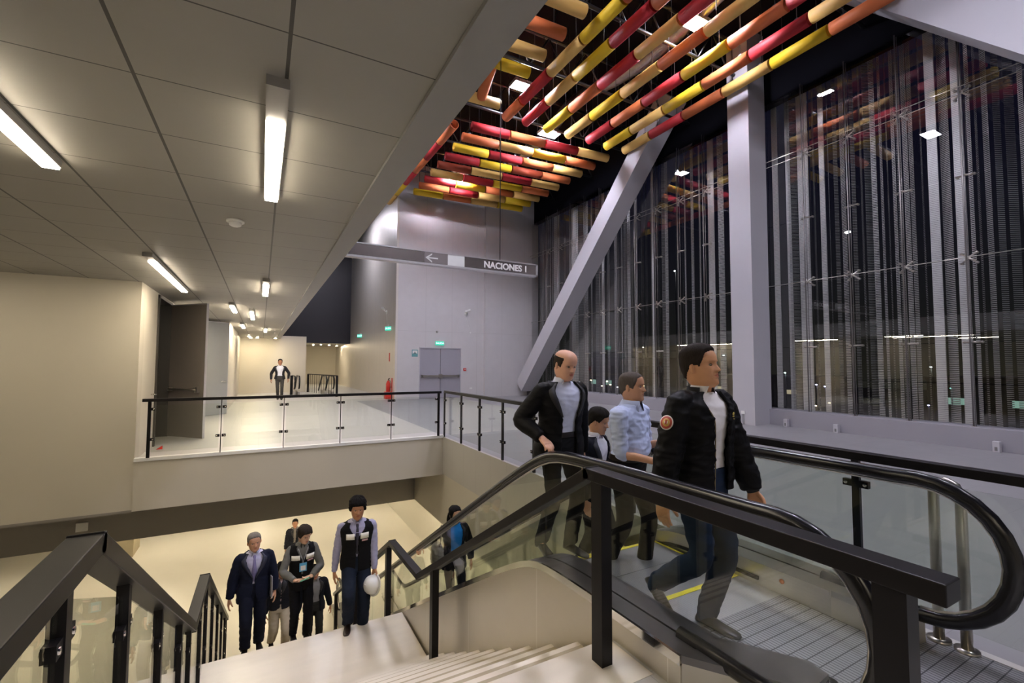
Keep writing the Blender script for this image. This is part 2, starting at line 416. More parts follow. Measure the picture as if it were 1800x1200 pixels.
glass_rail('void_railing', 'black topped glass railing along the far edge of the stair void', [(-1.66, 9.45 + .0, 1.01), (3.43, 9.45, 1.01)],
           [(x, 9.62 - .06, 1.01, 0.03) for x in fx], pw=0.045, pd=0.04, thin=(0.012, 0.03), clampz=(0.30, 0.80), railw=0.07, railh=0.05)
sy = [9.56, 8.6, 7.72, 6.8, 5.8, 4.78, 3.75, 2.7, 1.62, 0.6, -0.5]
glass_rail('void_railing', 'black topped glass railing beyond the escalator, running from the corner towards the right', [(3.57, 9.48, 1.015), (3.57, -0.6, 1.015)],
           [(3.57, y, 1.01, 0.0) for y in sy], pw=0.03, pd=0.045, clampz=(0.30, 0.80), railw=0.085, railh=0.055)
MB().tube([(0, 0, 0), (0, 0, .86), (0, .02, .91), (0, .06, .93), (0, .10, .91), (0, .12, .86), (0, .12, 0)], 0.026, 14).obj('bollard_rail', steel, None)
br = COL.objects['bollard_rail']; br.location = (3.50, 1.07, 0); tagp(br, 'pair of stainless posts joined at the top beside the escalator newel', 'post')
for dy in (0, .12): MB().tube([(0, dy, 0), (0, dy, .02)], 0.055, 16).obj('base_flange', steel, br)

# ------------------------------------------------------------ escalator
esc = empty('escalator', (2.68, 1.6, 0), 0, 'escalator with black handrails, glass balustrades and stainless sides between the stairs and the void', 'escalator')
EO = Vector((2.68, 1.6, 0))
YB = 3.01 + 5.1 / .577
def g(y):
    u = y - 3.01; a = -.577 * (u + math.sqrt(u * u + .05)) / 2
    u2 = y - YB; a += .577 * (u2 + math.sqrt(u2 * u2 + .05)) / 2
    return a
ys = [0.85 + i * 0.12 for i in range(int((YB + 1.8 - 0.85) / .12))]
YE = ys[-1]
for sx, X in ((-1, 1.99), (1, 3.37)):
    lab = None
    pts = []
    yc = 1.22; rr = 0.385; zc = 0.94 - rr
    for k in range(0, 15):                                   # upper newel: bottom, round the front, to the top
        a = -math.pi / 2 - math.pi * k / 14
        pts.append((X, yc + rr * math.cos(a), zc + rr * math.sin(a)))
    pts += [(X, y, 0.94 + g(y)) for y in ys if y > yc + .03 and y < YE - .45]
    y2 = YE - .4; z2 = 0.94 + g(y2) - rr
    for k in range(0, 15):
        a = math.pi / 2 - math.pi * k / 14
        pts.append((X, y2 + rr * math.cos(a), z2 + rr * math.sin(a)))
    pts0 = [(X, 1.75, 0.17)] + pts
    P = [Vector(p) - EO for p in pts0]
    MB().tube(P, 0.034, 12, sq=(1.0, 1.25, (1, 0, 0))).obj('handrail', rubber, esc)
    # thin light guide under the handrail
    inner = [Vector((X, p[1] + (0 if i > 15 else 0), p[2])) - EO for i, p in enumerate(pts)]
    guide = []
    for i, p in enumerate(inner):
        q = inner[min(i + 1, len(inner) - 1)] - inner[max(i - 1, 0)]; q.normalize()
        nrm = Vector((0, q.z, -q.y))
        guide.append(p + nrm * 0.038)
    MB().tube(guide, 0.011, 8).obj('handrail_guide', steel, esc)
    # glass balustrade panels
    yj = [1.30, 3.05, 4.6, 6.1, 7.6, 9.1, 10.6, 12.1, YE - .35]
    for a, b in zip(yj[:-1], yj[1:]):
        n = 14; vs = []; 
        yy = [a + 0.006 + (b - a - .012) * i / n for i in range(n + 1)]
        poly = [(y - EO.y, 0.17 + g(y)) for y in yy] + [(y - EO.y, 0.905 + g(y)) for y in yy[::-1]]
        if a == 1.30:
            arc = [(yc - EO.y + (rr - .035) * math.cos(t), zc + (rr - .035) * math.sin(t)) for t in [math.pi / 2 + math.pi * k / 12 for k in range(1, 12)]]
            poly = poly + arc
        MB().prism(poly, (X - .006 - EO.x, X + .006 - EO.x), 0).obj('glass_panel', esc_glass, esc)
# decks, cladding, skirts
def ribbon(name, x0, x1, y0, y1, dz0, dz1, m, par=esc, extra=None):
    """solid following the incline between offsets dz0 and dz1"""
    n = int((y1 - y0) / .12) + 1
    yy = [y0 + (y1 - y0) * i / n for i in range(n + 1)]
    poly = [(y - EO.y, (dz0(y) if callable(dz0) else dz0 + g(y))) for y in yy] + [(y - EO.y, dz1 + g(y)) for y in yy[::-1]]
    o = MB()
    k = len(yy)
    vs = []
    for x in (x0 - EO.x, x1 - EO.x):
        vs += [(x, u, v) for u, v in poly]
    fs = []
    for i in range(k - 1):
        a, b, c, d = i, i + 1, 2 * k - 2 - i, 2 * k - 1 - i
        fs += [(a, b, c, d), (a + 2 * k, d + 2 * k, c + 2 * k, b + 2 * k), (a, a + 2 * k, b + 2 * k, b), (d, c, c + 2 * k, d + 2 * k)]
    fs += [(0, 2 * k - 1, 4 * k - 1, 2 * k), (k - 1, 3 * k - 1, 3 * k, k)]
    o.add(vs, fs)
    return o.obj(name, m, par)
ribbon('outer_deck', 1.85, 1.985, 1.62, YE, .135, .172, deck_m)
ribbon('inner_deck', 2.0, 2.15, 1.62, YE, .15, .172, deck_m)
ribbon('inner_deck', 3.19, 3.355, 1.62, YE, .13, .176, steel)
ribbon('outer_deck', 3.385, 3.52, 1.62, YE, .135, .172, steel)
ribbon('deck_edge', 1.835, 1.852, 1.62, YE, .13, .178, chrome)
ribbon('skirt', 2.13, 2.15, 1.62, YE, -.35, .15, deck_m)
ribbon('skirt', 3.21, 3.23, 1.62, YE, -.35, .15, steel)
ribbon('skirt_brush', 2.15, 2.165, 2.1, YE, .05, .075, rubber)
ribbon('skirt_brush', 3.195, 3.21, 2.1, YE, .05, .075, rubber)
ribbon('side_cladding', 1.84, 1.86, 1.62, YE, lambda y: max(-5.1, min(-.02, -1.15 + g(y))), .14, clad_m)
ribbon('side_cladding', 3.51, 3.53, 1.62, YE, -.9, .14, clad_m)
ribbon('truss_soffit', 1.86, 3.51, 2.6, YE, -1.0, -.9, wallp)
for sx in (-1, 1):                                            # tapered deck ends at the top
    def XX(x): return sx * (x - EO.x) * -1 if sx > 0 else (x - EO.x)
    out = [(XX(1.85), .02), (XX(2.13), .02), (XX(2.33), -.37), (XX(2.30), -.42), (XX(2.12), -.40)]
    out = [(XX(1.85), .02), (XX(2.15), .02), (XX(2.36), -.30), (XX(2.34), -.40), (XX(2.16), -.42)] if sx < 0 else \
          [(XX(1.85), .02), (XX(2.15), .02), (XX(2.15), -.35), (XX(1.95), -.38)]
    if sx > 0: out = out[::-1]
    MB().prism(out, (0.135, 0.172), 2).obj('deck_end', deck_m if sx < 0 else steel, esc)
    MB().prism(out, (-0.02, 0.135), 2).obj('newel_skirt', clad_m, esc)
bx((2.30 - EO.x, -.43, .03), (2.38 - EO.x, -.30, .15)).obj('handrail_inlet', rubber, esc, bevel=.02)
# landing plate with raised grid, comb and yellow demarcation
grid_m = lines_mat('grid_plate', (0.36, 0.36, 0.38), (0.07, 0.07, 0.08), 0.024, 0.07, (0.005, 0.006), (0, 1), 0.4, 0.5)
comb_m = lines_mat('comb_plate', (0.52, 0.52, 0.53), (0.45, 0.45, 0.46), 0.02, 0, 0.004, (0, 1), 0.38, 0.7)
bx((2.15 - EO.x, -1.0, -.03), (3.52 - EO.x, .34, .006)).obj('floor_plate', grid_m, esc)
bx((2.15 - EO.x, .34, -.03), (3.21 - EO.x, .66, .006)).obj('comb_plate', comb_m, esc)
bx((2.15 - EO.x, .66, -.03), (3.21 - EO.x, .70, .009)).obj('yellow_strip', yellow_line, esc)
step_m = lines_mat('escalator_step', (0.42, 0.42, 0.44), (0.25, 0.25, 0.26), 0.012, 0, 0.005, (0, 1), 0.4, 0.7)
y = 2.30; k = 0
while y < YE - 1.4:
    z = -0.004 if y < 3.0 else g(y + .2)
    so = bx((2.165 - EO.x, y - EO.y, z - .3), (3.195 - EO.x, y + .40 - EO.y, z)).obj('step', step_m, esc)
    bx((2.165 - EO.x, y + .36 - EO.y, z), (3.195 - EO.x, y + .392 - EO.y, z + .003)).obj('step_edge_line', yellow_line, so) if 0 < k < 12 else None
    MB().box((2.17 - EO.x, y - EO.y, z), (2.195 - EO.x, y + .36 - EO.y, z + .003)).box((3.165 - EO.x, y - EO.y, z), (3.19 - EO.x, y + .36 - EO.y, z + .003)).obj('step_side_line', yellow_line, so) if k < 12 else None
    y += .405; k += 1
struct('floor', bx((1.84, 0.6, -.06), (3.54, 1.64, -.002)), floor_m)
# logo disc and label strip on the far skirt, emergency button plate
MB().tube([(3.209 - EO.x, .33, .10), (3.204 - EO.x, .33, .10)], .016, 16).obj('stop_mark', mat('orange_mark', (.7, .2, .05), .5), esc)

# ------------------------------------------------------------ facade glass, masts, rods, strips
bays = [-4.8, -0.2, 3.0 - 0.5, 7.1, 12.2, 16.3, 20.4]
mast_y = [3.5 + 1.02 * i for i in range(-8, 17)]
for i, (a, b) in enumerate(zip(bays[:-1], bays[1:])):
    m = MB(); yy = [a] + [y for y in mast_y if a + .2 < y < b - .2] + [b]
    for y0, y1 in zip(yy[:-1], yy[1:]):
        zz = [0.41, 2.07, 3.76, 5.45, 7.17, 9.0]
        for z0, z1 in zip(zz[:-1], zz[1:]):
            m.add([(12.42, y0 + .006, z0 + .006), (12.42, y1 - .006, z0 + .006), (12.42, y1 - .006, z1 - .006), (12.42, y0 + .006, z1 - .006)], [(0, 1, 2, 3)])
    o = m.obj('window_%d' % (i + 1), win_glass); o['kind'] = 'structure'
mast_vis = [y for y in mast_y if y > 1.2 and y < 19.8]
from functools import partial
def spider_mesh(z, kind):
    m = MB()
    m.tube([(0, 0, z), (0.14, 0, z)], .016, 8)
    if kind == 'x':
        for sy_, sz in ((1, 1), (1, -1), (-1, 1), (-1, -1)):
            m.tube([(.10, 0, z), (.13, .05 * sy_, z + .045 * sz), (.155, .11 * sy_, z + .10 * sz)], [.022, .019, .017], 8)
            m.tube([(.14, .11 * sy_, z + .10 * sz), (.21, .11 * sy_, z + .10 * sz)], .026, 8)
    else:
        for sy_ in (1, -1):
            m.tube([(.10, 0, z), (.13, .06 * sy_, z - .005), (.155, .13 * sy_, z)], [.022, .019, .017], 8)
            m.tube([(.14, .13 * sy_, z), (.21, .13 * sy_, z)], .026, 8)
    return m
mesh_cache = {}
mast_m = mat('mast_steel', (0.22, 0.205, 0.20), 0.4, 0.7)
right_of = [y for y in mast_vis if y < 7.4][::-1]; left_of = [y for y in mast_vis if y > 8.2]
for y in mast_vis:
    if 7.4 < y < 8.2: continue
    if y in right_of:
        i = right_of.index(y); lab = 'slim steel mast with spider clamps behind the glass, %s to the right of the column' % ORD[i]
    else:
        i = left_of.index(y); lab = 'slim steel mast with spider clamps, %s to the left of the tall column' % ORD[i]
    t = empty('facade_mast', (12.25, y, 0), 0, lab, 'mast', 'spider clamp masts along the glass facade')
    MB().tube([(0, 0, 0.0), (0, 0, 9.0)], .015, 10).tube([(0.10, 0.0, 0.3), (0.10, 0.0, 9.0)], .008, 8).obj('pole', mast_m, t)
    MB().tube([(0, 0, 0), (0, 0, .42)], .05, 12).obj('base_sleeve', mast_m, t)
    for z, kd in ((2.07, 'v'), (3.76, 'x'), (5.45, 'v'), (7.17, 'x')):
        if (z, kd) not in mesh_cache:
            m = spider_mesh(z, kd).mesh('spider_fitting'); m.materials.append(steel); mesh_cache[(z, kd)] = m
        o = bpy.data.objects.new('spider_fitting', mesh_cache[(z, kd)]); COL.objects.link(o); o.parent = t
for z, xs, lab in ((7.22, 12.18, 'thin steel rod along the facade, upper of the top pair'), (7.10, 12.26, 'thin steel rod along the facade, lower of the top pair'), (3.76, 12.26, 'thin steel rod along the facade, halfway up the glass')):
    o = MB().tube([(0, -1, 0), (0, 20.2, 0)], .009, 6).obj('tension_rod', steel); o.location = (xs, 0, z)
    tagp(o, lab, 'rod')
# perforated metal strips outside the glass
sl = {}
def strip_mat(level):
    key = round(level, 1)
    if key not in sl:
        c = min(.85, .10 + .25 * key)
        sl[key] = slotted('perforated_metal_%d' % int(key * 10), (c, c * .96, c * .95), 0.040, {1: .42, 2: .58, 3: .86}[max(1, min(3, round(key)))])
    return sl[key]
S = [(7.42, 7.3, 3), (7.27, 7.12, 1), (7.06, 6.76, 3), (6.73, 6.56, 1), (6.52, 6.39, 3), (6.14, 6.08, 1), (6.01, 5.88, 2), (5.6, 5.49, 1), (5.47, 5.37, 1), (5.31, 5.22, 2), (5.15, 5.09, 2), (4.94, 4.86, 2.5), (4.7, 4.59, 2), (4.58, 4.49, 1.5), (4.25, 4.08, 3), (4.07, 3.89, 2), (3.84, 3.67, 3), (3.6, 3.53, 2), (3.38, 3.28, 1.5), (3.2, 3.12, 1.2), (3.04, 2.93, 1)]
rs = random.Random(3)
y = 2.85
while y > 0.2:
    w = rs.choice((.08, .1, .13)); S.append((y, y - w, rs.choice((1, 1.2, 1.5)))); y -= w + rs.uniform(.06, .2)
srt = sorted(S, key=lambda q: -q[0])
for (a0, b0, _), (a1, b1, _2) in zip(srt[:-1], srt[1:]):
    if b0 - a1 > .10: S.append(((b0 + a1) / 2 + .03, (b0 + a1) / 2 - .03, 1))
S.sort(key=lambda q: -q[0])
T_ = []
y = 7.62
while y < 20.1:
    w = rs.choice((.08, .10, .12, .16, .26)); lv = rs.choice((1, 1, 1.5, 2, 2, 2.5, 3, 3)); T_.append((y + w, y, lv)); y += w + rs.choice((.02, .04, .06, .12, .2, .3))
def put_strip(a, b, lv, lab):
    w = abs(a - b); yc_ = (a + b) / 2
    wide = w * 1.25
    ang = {1: 55, 2: 25, 3: 5}[max(1, min(3, round(lv)))] * (1 if int(yc_ * 37) % 2 else -1)
    m = MB()
    hw = w / 2 / max(.45, math.cos(R(abs(ang)))) if abs(ang) < 40 else w / 2 / .62
    # folded sheet: flat web with a return at both edges
    dx, dy = math.sin(R(ang)), math.cos(R(ang))
    pts = [(-hw * dx - .05 * dy * .5, -hw * dy + .0), (-hw * dx, -hw * dy), (hw * dx, hw * dy), (hw * dx + .05 * .5, hw * dy)]
    for i in range(3):
        (x0, y0), (x1, y1) = pts[i], pts[i + 1]
        m.add([(x0, y0, -4.6), (x1, y1, -4.6), (x1, y1, 10.6), (x0, y0, 10.6)], [(0, 1, 2, 3)])
    o = m.obj('facade_strip', strip_mat(lv)); o.location = (12.9 + rs.uniform(0, .12), yc_, 0)
    s = o.modifiers.new('thickness', 'SOLIDIFY'); s.thickness = .003
    tagp(o, lab, 'metal strip', 'perforated metal strips outside the glass')
nm = {1: 'dim', 2: 'mid-grey', 3: 'pale'}
for i, (a, b, lv) in enumerate(S):
    bet = [k for k, yy in enumerate(right_of) if yy > (a + b) / 2]
    num = i + 1
    lab = '%s %s perforated metal strip outside the glass, number %d rightwards from the tall column' % ('wide' if abs(a - b) > .14 else 'narrow', nm[max(1, min(3, round(lv)))], num)
    put_strip(a, b, lv, lab)
for i, (a, b, lv) in enumerate(T_):
    lab = '%s %s perforated metal strip outside the glass, number %d leftwards from the tall column' % ('wide' if abs(a - b) > .14 else 'narrow', nm[max(1, min(3, round(lv)))], i + 1)
    put_strip(a, b, lv, lab)
# floor boxes at the ledge and outlet on the column
for (x, yy, z, lab) in ((12.0, 7.0, .02, 'small grey box on the ledge foot, nearest the tall column'), (12.0, 5.82, .02, 'small grey box on the ledge foot, middle of three'), (12.0, 3.13, .02, 'small grey box on the ledge foot, rightmost of three')):
    t = bx((-.05, -.05, 0), (.05, .05, .20)).obj('uplight_box', beam_m, bevel=.006); t.location = (x, yy, 0)
    bx((-.052, -.02, .03), (-.05, .02, .10)).obj('vent', mat('box_vent', (.15, .15, .15), .5), t)
    tagp(t, lab, 'box', 'small boxes along the facade ledge')
ob = bx((-.03, -.05, -.04), (0, .05, .04)).obj('outlet_box', white_p, bevel=.004); ob.location = (11.46, 7.83, .32); tagp(ob, 'white outlet box low on the tall grey column', 'outlet')
MB().tube([(-.012, -.02, -.04), (-.012, -.02, -.32)], .006, 6).tube([(-.012, .015, -.04), (-.012, .015, -.32)], .006, 6).obj('conduit', grey_p, ob)

# ------------------------------------------------------------ hanging colour tubes
TC = {'P': ('pale yellow', mat('tube_pale', (0.80, 0.50, 0.14), .62)), 'Y': ('bright yellow', mat('tube_yellow', (0.85, 0.56, 0.02), .62)),
      'O': ('orange', mat('tube_orange', (0.66, 0.17, 0.05), .62)), 'D': ('rust orange', mat('tube_rust', (0.36, 0.055, 0.02), .62)), 'R': ('red', mat('tube_red', (0.50, 0.022, 0.030), .62))}
TZ = 9.35
clipm = mat('tube_clip', (0.10, 0.02, 0.02), .4, .3)
def tube_seg(a, b, c, lab):
    a = Vector(a); b = Vector(b); mid = (a + b) / 2; d = (b - a).normalized(); h = (b - a).length / 2
    m = MB(); r = .148
    for rr_, flip in ((r, 1), (r - .012, -1)):
        m.tube([-d * h, d * h], rr_, 24, caps=False)
    k = 48
    m.add([v for v in m.v], []) if False else None
    n = 24
    for e in (0, 1):
        o0 = e * n; o1 = 2 * n + e * n
        m.f += [(o0 + i, o0 + (i + 1) % n, o1 + (i + 1) % n, o1 + i) for i in range(n)]; m.mi += [0] * n; m.sm += [False] * n
    o = m.obj('ceiling_tube', TC[c][1]); o.location = mid
    tagp(o, lab, 'tube', 'coloured tubes hanging below the dark ceiling')
    for s in (-.62, .62):
        p = d * h * s; cl = MB()
        cl.tube([p + Vector((0, 0, r - .01)), p + Vector((0, 0, 10.9 - TZ))], .008, 6)
        cl.bar(p - d * .04 + Vector((0, 0, r + .01)), p + d * .04 + Vector((0, 0, r + .01)), .06, .05)
        cl.obj('hanger', truss_m, o)
LONG = [(6.53, 12.35, [11.26, 9.81, 8.38, 6.97, 5.57], 'ORPYOR'), (7.22, 12.3, [10.95, 9.62, 8.15, 6.8, 5.4], 'RPYROP'), (8.05, 12.35, [10.94, 9.60, 8.17, 6.8, 5.4], 'YORPRY'),
        (8.87, 12.3, [10.97, 9.6, 8.18, 6.8, 5.4], 'PYPOPR'), (9.72, 12.25, [10.96, 9.6, 8.18, 6.79, 5.4], 'ROPYOR'), (10.55, 12.3, [10.98, 9.59, 8.19, 6.8, 5.39], 'YPYORP'), (11.33, 12.22, [10.9, 9.53, 8.14, 6.75, 5.37], 'PROPYO')]
# colours as read in the photograph for each row from its far end
COLS = ['ORPYOR', 'RPYROP', 'YORPRY', 'PYPOPR', 'ROROYOR'[:6], 'YPYORP', 'PROPYO']
COLS[4] = 'RORYOR'
for i, (X, y0, js, _) in enumerate(LONG):
    ends = [y0] + js + [4.0]
    for k in range(6):
        lab = '%s lengthwise hanging tube, %s from the far end, %s row from the left' % (TC[COLS[i][k]][0], ORD[k], ORD[i])
        tube_seg((X, ends[k] - .03, TZ), (X, ends[k + 1] + .03, TZ), COLS[i][k], lab)
CR = [(13.34, 'RORP'), (14.14, 'OPYO'), (14.96, 'YROP'), (15.78, 'RYDO'), (16.6, 'DPRP'), (17.42, 'PRYO'), (18.2, 'RYOP'), (18.98, 'ORPY'), (19.78, 'YOPY')]
for i, (yy, cs) in enumerate(CR):
    for k in range(4):
        if i == 8 and k > 3: continue
        x0 = 5.82 + 1.36 * k; x1 = x0 + 1.31
        f = lambda x: yy - (x - 5.82) * .066
        lab = '%s crosswise hanging tube, %s from the left, %s row from the front' % (TC[cs[k]][0], ORD[k], ORD[i])
        tube_seg((x0, f(x0), TZ), (x1, f(x1), TZ), cs[k], lab)
for i, (yy, c) in enumerate([(11.86, 'P'), (10.16, 'Y'), (9.4, 'P'), (8.55, 'O'), (7.76, 'P')]):
    tube_seg((4.62, yy, TZ), (6.03, yy - .06, TZ), c, '%s short crosswise tube beside the ceiling edge, %s from the back' % (TC[c][0], ORD[i]))
tube_seg((5.15, 10.36, TZ + .30), (5.40, 11.72, TZ - .16 + .16), 'O', 'short orange tube tilted between the two crosswise tubes by the ceiling edge')
side = 'ORORYP'
for k in range(6):
    tube_seg((5.28 - .02 * k, 13.5 + 1.37 * k, TZ), (5.26 - .02 * k, 13.5 + 1.37 * k + 1.32, TZ), side[k], '%s tube of the line along the left edge, %s from the front' % (TC[side[k]][0], ORD[k]))

# trusses, ducts, floodlights in the dark ceiling
for i, yy in enumerate([2.2, 5.2, 7.9, 10.3, 12.85, 15.4, 18.4]):
    m = MB()
    for z in (9.75, 10.7): m.tube([(1.1, 0, z), (12.5, 0, z)], .045, 8)
    for j in range(9):
        x = 1.2 + j * 1.25
        m.tube([(x, 0, 9.75), (x + .62, 0, 10.7)], .022, 6).tube([(x + .62, 0, 10.7), (x + 1.25, 0, 9.75)], .022, 6)
    o = m.obj('roof_truss', truss_m); o.location = (0, yy, 0)
    tagp(o, 'dark steel roof truss above the coloured tubes, %s from the front' % ORD[i], 'truss', 'dark steel roof trusses above the tubes')
foil = mat('foil_duct', (0.35, 0.35, 0.36), .3, .9, .3, 14, bump=.8, bscale=30)
for i, (x, lab) in enumerate(((9.3, 'silvery foil duct above the coloured tubes'), (4.4, 'silvery foil duct near the ceiling edge'))):
    m = MB(); P = [Vector((x + .25 * math.sin(t * .9), t, 10.42 + .05 * math.sin(t * 1.7))) for t in [1 + .5 * k for k in range(38)]]
    m.tube(P, [.20 + .012 * (k % 2) for k in range(38)], 16); tagp(m.obj('air_duct', foil), lab, 'duct')
FL = [(7.2, 17.85, 9.62), (9.35, 7.45, 10.15), (6.9, 11.9, 10.2), (9.0, 13.6, 10.0), (7.3, 0.6, 10.3), (5.7, 3.6, 10.2), (3.2, 7.0, 10.2), (3.0, 15.0, 10.2), (5.6, -2.6, 10.2), (3.4, 25.0, 9.6)]
for i, p in enumerate(FL):
    wds = ['above the far crosswise tubes', 'above the lengthwise tubes, its glare at the top edge', 'above the left lengthwise row', 'between the lengthwise and crosswise tubes', 'high behind the top edge of the view, right', 'high behind the top edge of the view, left', 'over the ceiling edge', 'over the left tube line', 'high over the near end of the hall', 'over the passage beyond the panelled wall']
    t = empty('floodlight', p, 0, 'white floodlight ' + wds[i], 'lamp', 'floodlights in the dark ceiling')
    bx((-.38, -.23, 0), (.38, .23, .10)).obj('housing', grey_p, t, bevel=.01)
    bx((-.35, -.20, -.003), (.35, .20, -.001)).obj('lens', e_flood, t)
    MB().tube([(0, 0, .1), (0, 0, 10.9 - p[2])], .012, 6).obj('hanger', truss_m, t)

# ------------------------------------------------------------ linear lamps, smoke detector, spots
def lin_lamp(x, y0, y1, lab, z=2.95, m=e_warm, stub=.36, grp='linear lamps on the grey ceiling'):
    t = empty('linear_lamp', (x, (y0 + y1) / 2, z), 0, lab, 'lamp', grp)
    h = (y1 - y0) / 2
    bx((-.05, -h - stub, -.05), (.05, h + .01, 0)).obj('housing', grey_p, t)
    bx((-.043, -h, -.064), (.043, h, -.0505)).obj('diffuser', m, t)
    return t
lin_lamp(.035, 2.72, 4.05, 'bright linear ceiling lamp straight above, largest in view')
lin_lamp(-1.26, 2.75, 4.08, 'linear ceiling lamp cut by the left edge of the view')
lin_lamp(-1.26, 7.30, 10.12, 'long linear ceiling lamp above the near end of the corridor wall', stub=.3)
lin_lamp(.035, 8.56, 9.92, 'linear ceiling lamp in the right row, second from the front', m=e_warm2)
lin_lamp(-.62, 12.2, 13.6, 'left one of the two close corridor lamps beyond the open door leaf', m=e_warm2)
lin_lamp(-.25, 13.3, 14.7 + .9, 'right one of the two close corridor lamps beyond the open door leaf', m=e_warm2)
lin_lamp(-.60, 18.0, 19.6, 'small far corridor lamp on the left', m=e_warm2)
lin_lamp(.12, 19.8, 21.6, 'small far corridor lamp on the right', m=e_warm2)
for i, (x, yy) in enumerate(((.035, -3.1), (-1.26, -3.1), (-4.0, 2.7), (-4.0, 7.3), (-4.0, -3.1), (-6.6, 5.0))):
    lin_lamp(x, yy, yy + 1.33, 'linear ceiling lamp ' + ['behind the camera in the right row', 'behind the camera in the left row', 'over the left part of the void, nearer', 'over the left part of the void, farther', 'far left behind the camera', 'at the far left of the void'][i])
for i, (x, yy) in enumerate(((-3, 14), (0.5, 14), (3.8, 14), (-3, 20), (0.5, 20), (3.8, 20), (-7, 17), (0, 27), (4.6, 5), (4.6, 9))):
    lin_lamp(x, yy, yy + 1.6, 'warm linear lamp under the lower ceiling, hidden by the slab', z=-1.95, m=e_low, grp='lamps of the lower level')
t = MB().tube([(0, 0, 0), (0, 0, -.02)], .075, 24).tube([(0, 0, -.02), (0, 0, -.05), (0, 0, -.06)], [.055, .05, .03], 24).obj('smoke_detector', white_p)
t.location = (-.25, 4.99, 2.95); tagp(t, 'round white smoke detector on the grey ceiling', 'smoke detector')
bx((-.012, -.03, -.052), (.012, .03, -.035)).obj('sensor_slot', grey_p, t)
SPOT = [(-.55, 25.5), (-.5, 27.0), (-.2, 26.6), (0.66, 26.8), (1.0, 35.0), (2.45, 34.0), (3.2, 35.0), (3.6, 34.0), (4.2, 34.6), (4.9, 36.0)]
for i, (x, yy) in enumerate(SPOT):
    x = min(x, .62) if yy < 32 else max(x, 1.2)
    t = empty('ceiling_spot', (x, yy, 2.945), 0, 'small round spot lamp at the far end of the corridor, %s from the left' % ORD[i], 'lamp', 'round spots at the corridor end')
    MB().tube([(0, 0, 0), (0, 0, -.05)], .07, 16).obj('ring', white_p, t)
    MB().tube([(0, 0, -.051), (0, 0, -.06)], .055, 16).obj('lens', e_spot, t)

# ------------------------------------------------------------ doors
def leaf(name, hinge, end, h, m, lab, bar=True, knob=False, flip=1):
    a = Vector((*hinge, 0)); b = Vector((*end, 0)); L = (b - a).length; ang = math.atan2((b - a).y, (b - a).x)
    t = empty(name, hinge + (0.01,), ang, lab, 'door')
    bx((0, -.022, 0), (L, .022, h)).obj('leaf', m, t)
    MB().box((L - .004, -.024, 0), (L + .004, .024, h)).box((0, -.024, h - .02), (L, .024, h + .004)).obj('edge_trim', beam_m, t)
    if bar:
        MB().tube([(.12, -.09 * flip, 1.02), (L - .14, -.09 * flip, 1.02)], .018, 10).box((L - .18, -.10 * flip if flip > 0 else .022, .96), (L - .10, -.022 if flip > 0 else .10, 1.08)).box((.10, -.10 * flip if flip > 0 else .022, .98), (.15, -.022 if flip > 0 else .10, 1.06)).obj('panic_bar', steel, t)
    if knob:
        MB().tube([(L - .10, -.022, 1.02), (L - .10, -.07, 1.02), (L - .24, -.08, 1.02)], .012, 8).obj('handle', chrome, t)
    return t
leaf('door_leaf', (-1.76, 12.43), (-1.03, 11.62), 2.86, door_b, 'tall brown door leaf standing open into the corridor, nearest the void')
leaf('door_leaf', (-1.76, 16.2), (-.93, 16.98), 2.86, door_g, 'tall grey door leaf standing open, farther along the corridor', bar=False, knob=True)
t = empty('door_frame', (-1.78, 11.0, 0), 0, 'dark door frame at the start of the corridor wall', 'door frame')
MB().box((-.22, -.02, 0), (.03, .05, 2.9)).box((-.22, 1.40, 0), (.03, 1.47, 2.9)).box((-.22, -.02, 2.86), (.03, 1.47, 2.92)).obj('frame', mat('dark_frame', (.05, .045, .04), .4), t)
MB().tube([(.03, -.5, 1.02), (.09, -.5, 1.02), (.09, -.36, 1.02)], .012, 8).obj('handle', chrome, t)
tr = MB().add([(0, 0, 0), (.16, 0, 0), (.16, 0, .11), (0, .05, 0), (.16, .05, 0), (.16, .05, .11)], [(0, 1, 2), (3, 5, 4), (0, 3, 4, 1), (1, 4, 5, 2), (0, 2, 5, 3)]).obj('door_wedge', red_p)
tr.scale = (.6, .6, .6); tr.location = (-1.66, 10.6, 0.0); tagp(tr, 'small red wedge on the floor by the corridor door', 'wedge')
t = empty('exit_door', (7.39, 20.4, 0), 0, 'grey double exit door with push bars in the tall panelled wall', 'door')
for s in (-1, 1):
    o = bx((min(0.01 * s, 1.0 * s), -.0, 0.01), (max(0.01 * s, 1.0 * s), .05, 2.32)).obj('leaf', door_m, t)
    MB().box((min(.08 * s, .93 * s), -.09, .97), (max(.08 * s, .93 * s), -.05, 1.07)).box((.04 * s - .04, -.09, .92), (.04 * s + .04, 0, 1.12)).box((.90 * s - .04, -.09, .95), (.90 * s + .04, 0, 1.09)).obj('push_bar', steel, o)
    bx((min(.03 * s, .98 * s), -.004, 1.85), (max(.03 * s, .98 * s), 0, 2.28)).obj('upper_panel', mat('door_shade', (.16, .15, .15), .5), o) if False else None
MB().box((-1.03, -.03, 0), (-1.0, .06, 2.36)).box((1.0, -.03, 0), (1.03, .06, 2.36)).box((-1.03, -.03, 2.32), (1.03, .06, 2.36)).obj('frame', beam_m, t)
MB().box((-1.03, .05, 0), (1.03, .3, 2.36)).obj('backing', navy, t)

